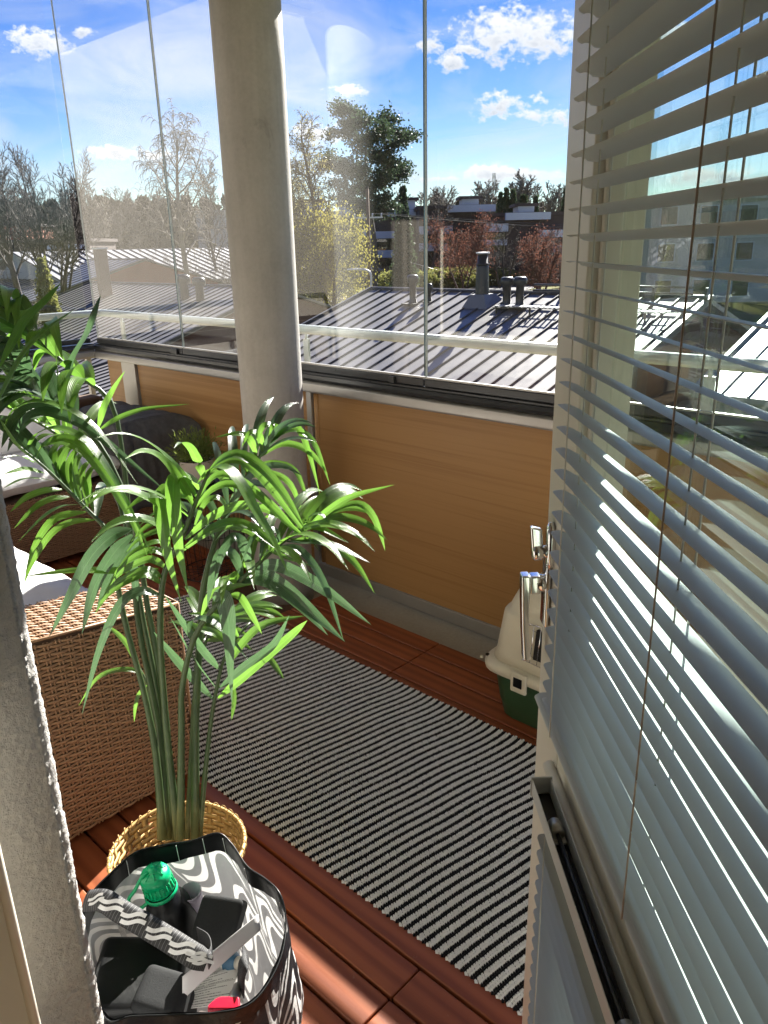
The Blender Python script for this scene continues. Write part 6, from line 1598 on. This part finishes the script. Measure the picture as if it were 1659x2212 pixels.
tree('yellow_willow', 'bushy tree in bright yellow green leaf beside the utility pole', 712, 440, 52, bare(7, 'bark', stems=3, counts=(12, 7, 5), ratio=(0.45, 0.5, 0.6), up=(0.2, 0.4, 0), droop=(0, 0.2, 0.8, 1.6), r=0.12, splay=0.18, leaf='leaf_yellow', nleaf=11000, lsize=0.055, spread=0.36))
tree('yellow_willow', 'yellow green leafy tree close to the right side of the column', 655, 440, 56, bare(8, 'bark', stems=3, counts=(12, 7, 5), ratio=(0.45, 0.5, 0.6), up=(0.2, 0.4, 0), droop=(0, 0.2, 0.8, 1.6), r=0.12, splay=0.34, leaf='leaf_budding', nleaf=9000, lsize=0.055, spread=0.42))
tree('budding_tree', 'pale budding tree just right of the column, lower than the birch', 648, 335, 78, bare(9, 'bark', counts=(16, 8, 5), r=0.2, leaf='leaf_budding', nleaf=3200, lsize=0.06, spread=0.35))
tree('pine_tree', 'tall dark pine with open branches right of the utility pole', 803, 243, 68, pine(31))
tree('conifer', 'dark green conifer standing low at the right of the pine', 872, 395, 74, spruce(32, 0.16, 1.1))
tree('bare_tree', 'bare tree with long side branches behind the glass joint', 935, 400, 92, bare(10, counts=(20, 10, 6), rmin=0.03, r=0.2, up=(0.2, 0.5, 0.3)), 'bare trees beyond the roofs')
tree('red_tree', 'red brown budding tree before the apartment block left of the chimney', 1000, 455, 74, bare(11, 'twig_red', stems=4, counts=(12, 8, 5), r=0.09, splay=0.45, ratio=(0.45, 0.5, 0.5), leaf='bud_red', nleaf=5200, lsize=0.045, spread=0.3), 'red brown trees')
tree('red_tree', 'wide red brown tree on the lawn behind the two round vents', 1172, 478, 66, bare(12, 'twig_red', stems=4, counts=(12, 8, 5), r=0.11, splay=0.55, ratio=(0.48, 0.5, 0.5), leaf='bud_red', nleaf=4200, lsize=0.045, spread=0.3), 'red brown trees')
tree('bare_tree', 'dark bare tree between the chimney and the round vents', 1085, 470, 80, bare(13, 'bark', stems=3, counts=(12, 8, 5), r=0.12, splay=0.4), 'bare trees beyond the roofs')
tree('bare_tree', 'bare tree against the dark block next to the door edge', 1222, 455, 80, bare(15, 'bark', stems=3, counts=(12, 8, 5), r=0.12, splay=0.35), 'bare trees beyond the roofs')
tree('evergreen', 'dark pointed evergreen between the ribbed roofs at the left', 88, 552, 46, spruce(33, 0.20, 1.3, 'hedge_leaf', 0.07), base=gp(88, 46))
# skyline trees behind the blocks, each its own
protos = [tree('skyline_tree', 'bare skyline tree', 600, 400, 150, bare(40+i, 'bark_birch', counts=(18, 9, 5), r=0.24, rmin=0.065, up=(0.3, 0.8, 0.5), angle=(0.5, 0.6, 0.6))) for i in range(3)]
sky_list = [(925, 405, 'behind the glass joint'), (955, 402, 'left of the white roof box'), (985, 397, 'just above the left white roof box'), (1022, 398, 'right above the left white roof box'), (1050, 388, 'left of the lattice mast'), (1075, 384, 'at the lattice mast'), (1112, 366, 'tallest, above the spruces'), (1140, 372, 'tall one right of the spruces'), (1160, 392, 'above the right white roof box'), (1185, 390, 'between the right roof box and the door'), (1208, 392, 'next to the door edge'), (612, 395, 'hidden at the right side of the column'), (880, 408, 'behind the pine'), (760, 408, 'between birch and pine'), (160, 405, 'behind the corner glass joint'), (310, 405, 'behind the weeping birch, far left'), (340, 402, 'behind the weeping birch, near left'), (500, 402, 'behind the column'), (970, 408, 'low one left of the white roof box'), (1036, 402, 'low one left of the mast'), (1092, 392, 'behind the spruces'), (1128, 380, 'between spruces and right roof box'), (1198, 398, 'low one by the door edge'), (905, 412, 'low one at the glass joint'), (230, 408, 'low one behind the small bare tree'), (60, 405, 'behind the left-hand bare trees')]
for i, (px, ty, tx) in enumerate(sky_list):
    src = protos[i % 3]; o = src if i < 3 else copy_tree(src)
    d = 135+(i*37) % 40; g = gp(px, d); o.location = g; H0 = at(600, 400, 150).z-gp(600, 150).z
    s = (at(px, ty, d).z-g.z)/H0; o.scale = (s*1.25, s*1.25, s); o.rotation_euler = (0, 0, i*1.9); tag(o, 'bare tree on the skyline ' + tx, 'tree', 'bare skyline trees')
sp = tree('spruce', 'spruce', 1090, 400, 125, spruce(50, 0.15, 0.7, size=0.22))
for i, (px, ty, tx) in enumerate(((1078, 408, 'left one of the dark spruces on the skyline'), (1090, 398, 'tallest of the dark spruces on the skyline'), (1104, 402, 'right one of the dark spruces on the skyline'), (1126, 414, 'broad dark spruce right of the skyline group'), (1152, 416, 'dark spruce behind the right white roof box'), (1216, 398, 'dark spruce at the door edge'), (832, 420, 'small dark spruce behind the pine'))):
    o = sp if i == 0 else copy_tree(sp); d = 125; g = gp(px, d); o.location = g; H0 = at(1090, 400, 125).z-gp(1090, 125).z; s = (at(px, ty, d).z-g.z)/H0; o.scale = (s*(1.5 if i == 3 else 1), s*(1.5 if i == 3 else 1), s); o.rotation_euler = (0, 0, i*1.3); tag(o, tx, 'spruce', 'skyline spruces')
hb = tree('hedge_bush', 'bush', 905, 575, 78, bush(60, 'hedge_leaf', 2.0, 2600, 0.11), cat='bush')
H0 = at(905, 575, 78).z-gp(905, 78).z
for i, (px, ty, d, tx) in enumerate(((905, 583, 78, 'rounded olive bush left of the glass joint by the path'), (950, 579, 80, 'rounded olive bush right of the glass joint'), (985, 577, 80, 'rounded olive bush left of the chimney'), (1010, 574, 82, 'rounded olive bush just left of the chimney top'), (1072, 578, 84, 'rounded olive bush right of the chimney'), (1098, 582, 84, 'rounded olive bush behind the two vents'), (1130, 584, 86, 'rounded olive bush right of the two vents'), (850, 585, 80, 'rounded olive bush below the conifer'))):
    o = hb if i == 0 else copy_tree(hb); g = gp(px, d); o.location = g; s = max(0.3, (at(px, ty, d).z-g.z)/H0); o.scale = (s*1.25, s*1.25, s); o.rotation_euler = (0, 0, i*2.1); tag(o, tx, 'bush', 'rounded bushes on the lawn')
# far wood: one dark mass of spruces and trunks
def far_wood():
    rn = np.random.default_rng(77); P = []; S = []
    for k in range(560):
        px = rn.uniform(-260, 660) if k < 430 else rn.uniform(660, 1900); d = rn.uniform(165, 240); g = gp(px, d); H = (at(px, 432, d).z-g.z)*rn.uniform(0.72, 1.04)
        m = 130; f = rn.uniform(0.02, 1, m); R = H*0.14*(1-f)**0.8+0.25; az = rn.uniform(0, 6.28, m); r = R*rn.uniform(0.3, 1.0, m)
        P.append(np.stack([g.x+np.cos(az)*r, g.y+np.sin(az)*r, g.z+f*H], -1)); S.append((g.x, g.y, g.z, g.x, g.y, g.z+H, 0.2, 0.03))
    P = np.concatenate(P); V, F = quads(P, 0.75, rn, 0.0, 1.3, True)
    o = put('far_wood', mesh_np('far_wood', V, F), 'wood_far'); tag(o, 'dark far wood of spruces behind the houses at the left', 'wood', kind='stuff')
    put('trunks', segs_mesh('trunks', S, 3), 'bark', o)['kind'] = 'stuff'
    # undergrowth and leafless scrub between the houses
    P = []; S = []
    for k in range(900):
        px = rn.uniform(-150, 560) if k < 560 else rn.uniform(600, 1240); d = rn.uniform(76, 118) if k < 560 else rn.uniform(84, 90); g = gp(px, d); H = rn.uniform(1.2, 4.2) if k < 560 else rn.uniform(0.6, 2.2)
        for j in range(7):
            t = np.array([g.x+rn.normal()*0.9, g.y+rn.normal()*0.9, g.z+H*rn.uniform(0.5, 1)]); S.append((g.x, g.y, g.z, *t, 0.03, 0.01))
            for q in range(4):
                e = t+rn.normal(size=3)*0.6; S.append((*t, *e, 0.014, 0.006))
    o2 = put('scrub', segs_mesh('scrub', S, 3), 'bark'); tag(o2, 'brown leafless scrub between the houses and the wood', 'scrub', kind='stuff')
far_wood()

# ------------------------------------------------------------------ pole, lamp, mast, fence
def utility_pole():
    g = gp(797, 55); H = at(790, 408, 55).z-g.z; t = thing('utility_pole', 'brown wooden utility pole with a cross arm in front of the pine', 'pole', g)
    MB().tube([(0, 0, -0.3), (0, 0, H)], [0.15, 0.11], 12).build('post', 'pole_wood', t, smooth=True)
    z = at(797, 470, 55).z-g.z
    MB().obox((0, 0, z), RT*1.0, FH*0.05, (0, 0, 0.05)).build('cross_arm', 'lamp_steel', t)
    for s in (-0.9, -0.3, 0.3, 0.9): MB().tube([RT*s+Vector((0, 0, z+0.05)), RT*s+Vector((0, 0, z+0.26))], 0.05, 8).build('insulator', 'house_white', t, smooth=True)
    for s, tgt, sag in ((-0.9, RT*-60+FH*20, 1.2), (0.9, RT*60+FH*30, 1.2), (0.3, RT*60+FH*31, 1.4)):
        a = RT*s+Vector((0, 0, z+0.26)); b = a+tgt; P = [a.lerp(b, k/16)-Vector((0, 0, sag*4*(k/16)*(1-k/16))) for k in range(17)]
        MB().tube(P, 0.02, 4).build('cable', 'vent_black', t)
utility_pole()
def street_lamp():
    g = gp(800, 50); H = at(790, 582, 50).z-g.z; t = thing('street_lamp', 'grey street lamp with a curved arm below the utility pole', 'street lamp', g)
    MB().tube(catmull([Vector((0, 0, -0.2)), Vector((0, 0, H*0.7)), Vector((0, 0, H-0.35)), RT*-0.25+Vector((0, 0, H-0.05)), RT*-0.9+Vector((0, 0, H+0.03))], 24), 0.07, 10).build('post', 'lamp_steel', t, smooth=True)
    MB().obox(RT*-1.15+Vector((0, 0, H+0.02)), RT*0.32, FH*0.11, (0, 0, 0.05)).build('lamp_head', 'lamp_steel', t, bevel=0.03)
street_lamp()
def mast():
    d = 330; g = gp(1063, d); H = at(1063, 374, d).z-g.z; t = thing('lattice_mast', 'thin lattice mast on the skyline above the trees', 'mast', g)
    legs = []
    for sx, sy in ((1, 1), (1, -1), (-1, 1), (-1, -1)):
        MB().tube([(sx*1.6, sy*1.6, 0), (sx*0.35, sy*0.35, H)], 0.16, 4).build('leg', 'lamp_steel', t)
    for k in range(12):
        f0, f1 = k/12, (k+1)/12; w0, w1 = 1.6-1.25*f0, 1.6-1.25*f1
        MB().tube([(w0, w0, H*f0), (-w1, w1, H*f1)], 0.08, 4).build('brace', 'lamp_steel', t); MB().tube([(-w0, -w0, H*f0), (w1, -w1, H*f1)], 0.08, 4).build('brace', 'lamp_steel', t)
    for z in (0.80, 0.90): MB().obox((0, 0, H*z), RT*2.6, FH*0.12, (0, 0, 0.12)).build('cross_arm', 'lamp_steel', t)
mast()
def stair_rail():
    a, b = gp(882, 79), gp(1000, 84); t = thing('stair_rail', 'thin sloping steel hand rail by the bushes behind the glass joint', 'railing', a)
    za, zb = at(882, 565, 79).z, at(1000, 612, 84).z; A, Bp = Vector((a.x, a.y, za)), Vector((b.x, b.y, max(zb, b.z+0.9)))
    MB(a).tube([A, Bp], 0.035, 6).build('rail', 'lamp_steel', t, smooth=True)
    for k in range(5):
        p = A.lerp(Bp, k/4); q = Vector((p.x, p.y, ground_z(p.dot(FH))-0.1)); MB(a).tube([p, q], 0.03, 6).build('post', 'lamp_steel', t)
stair_rail()
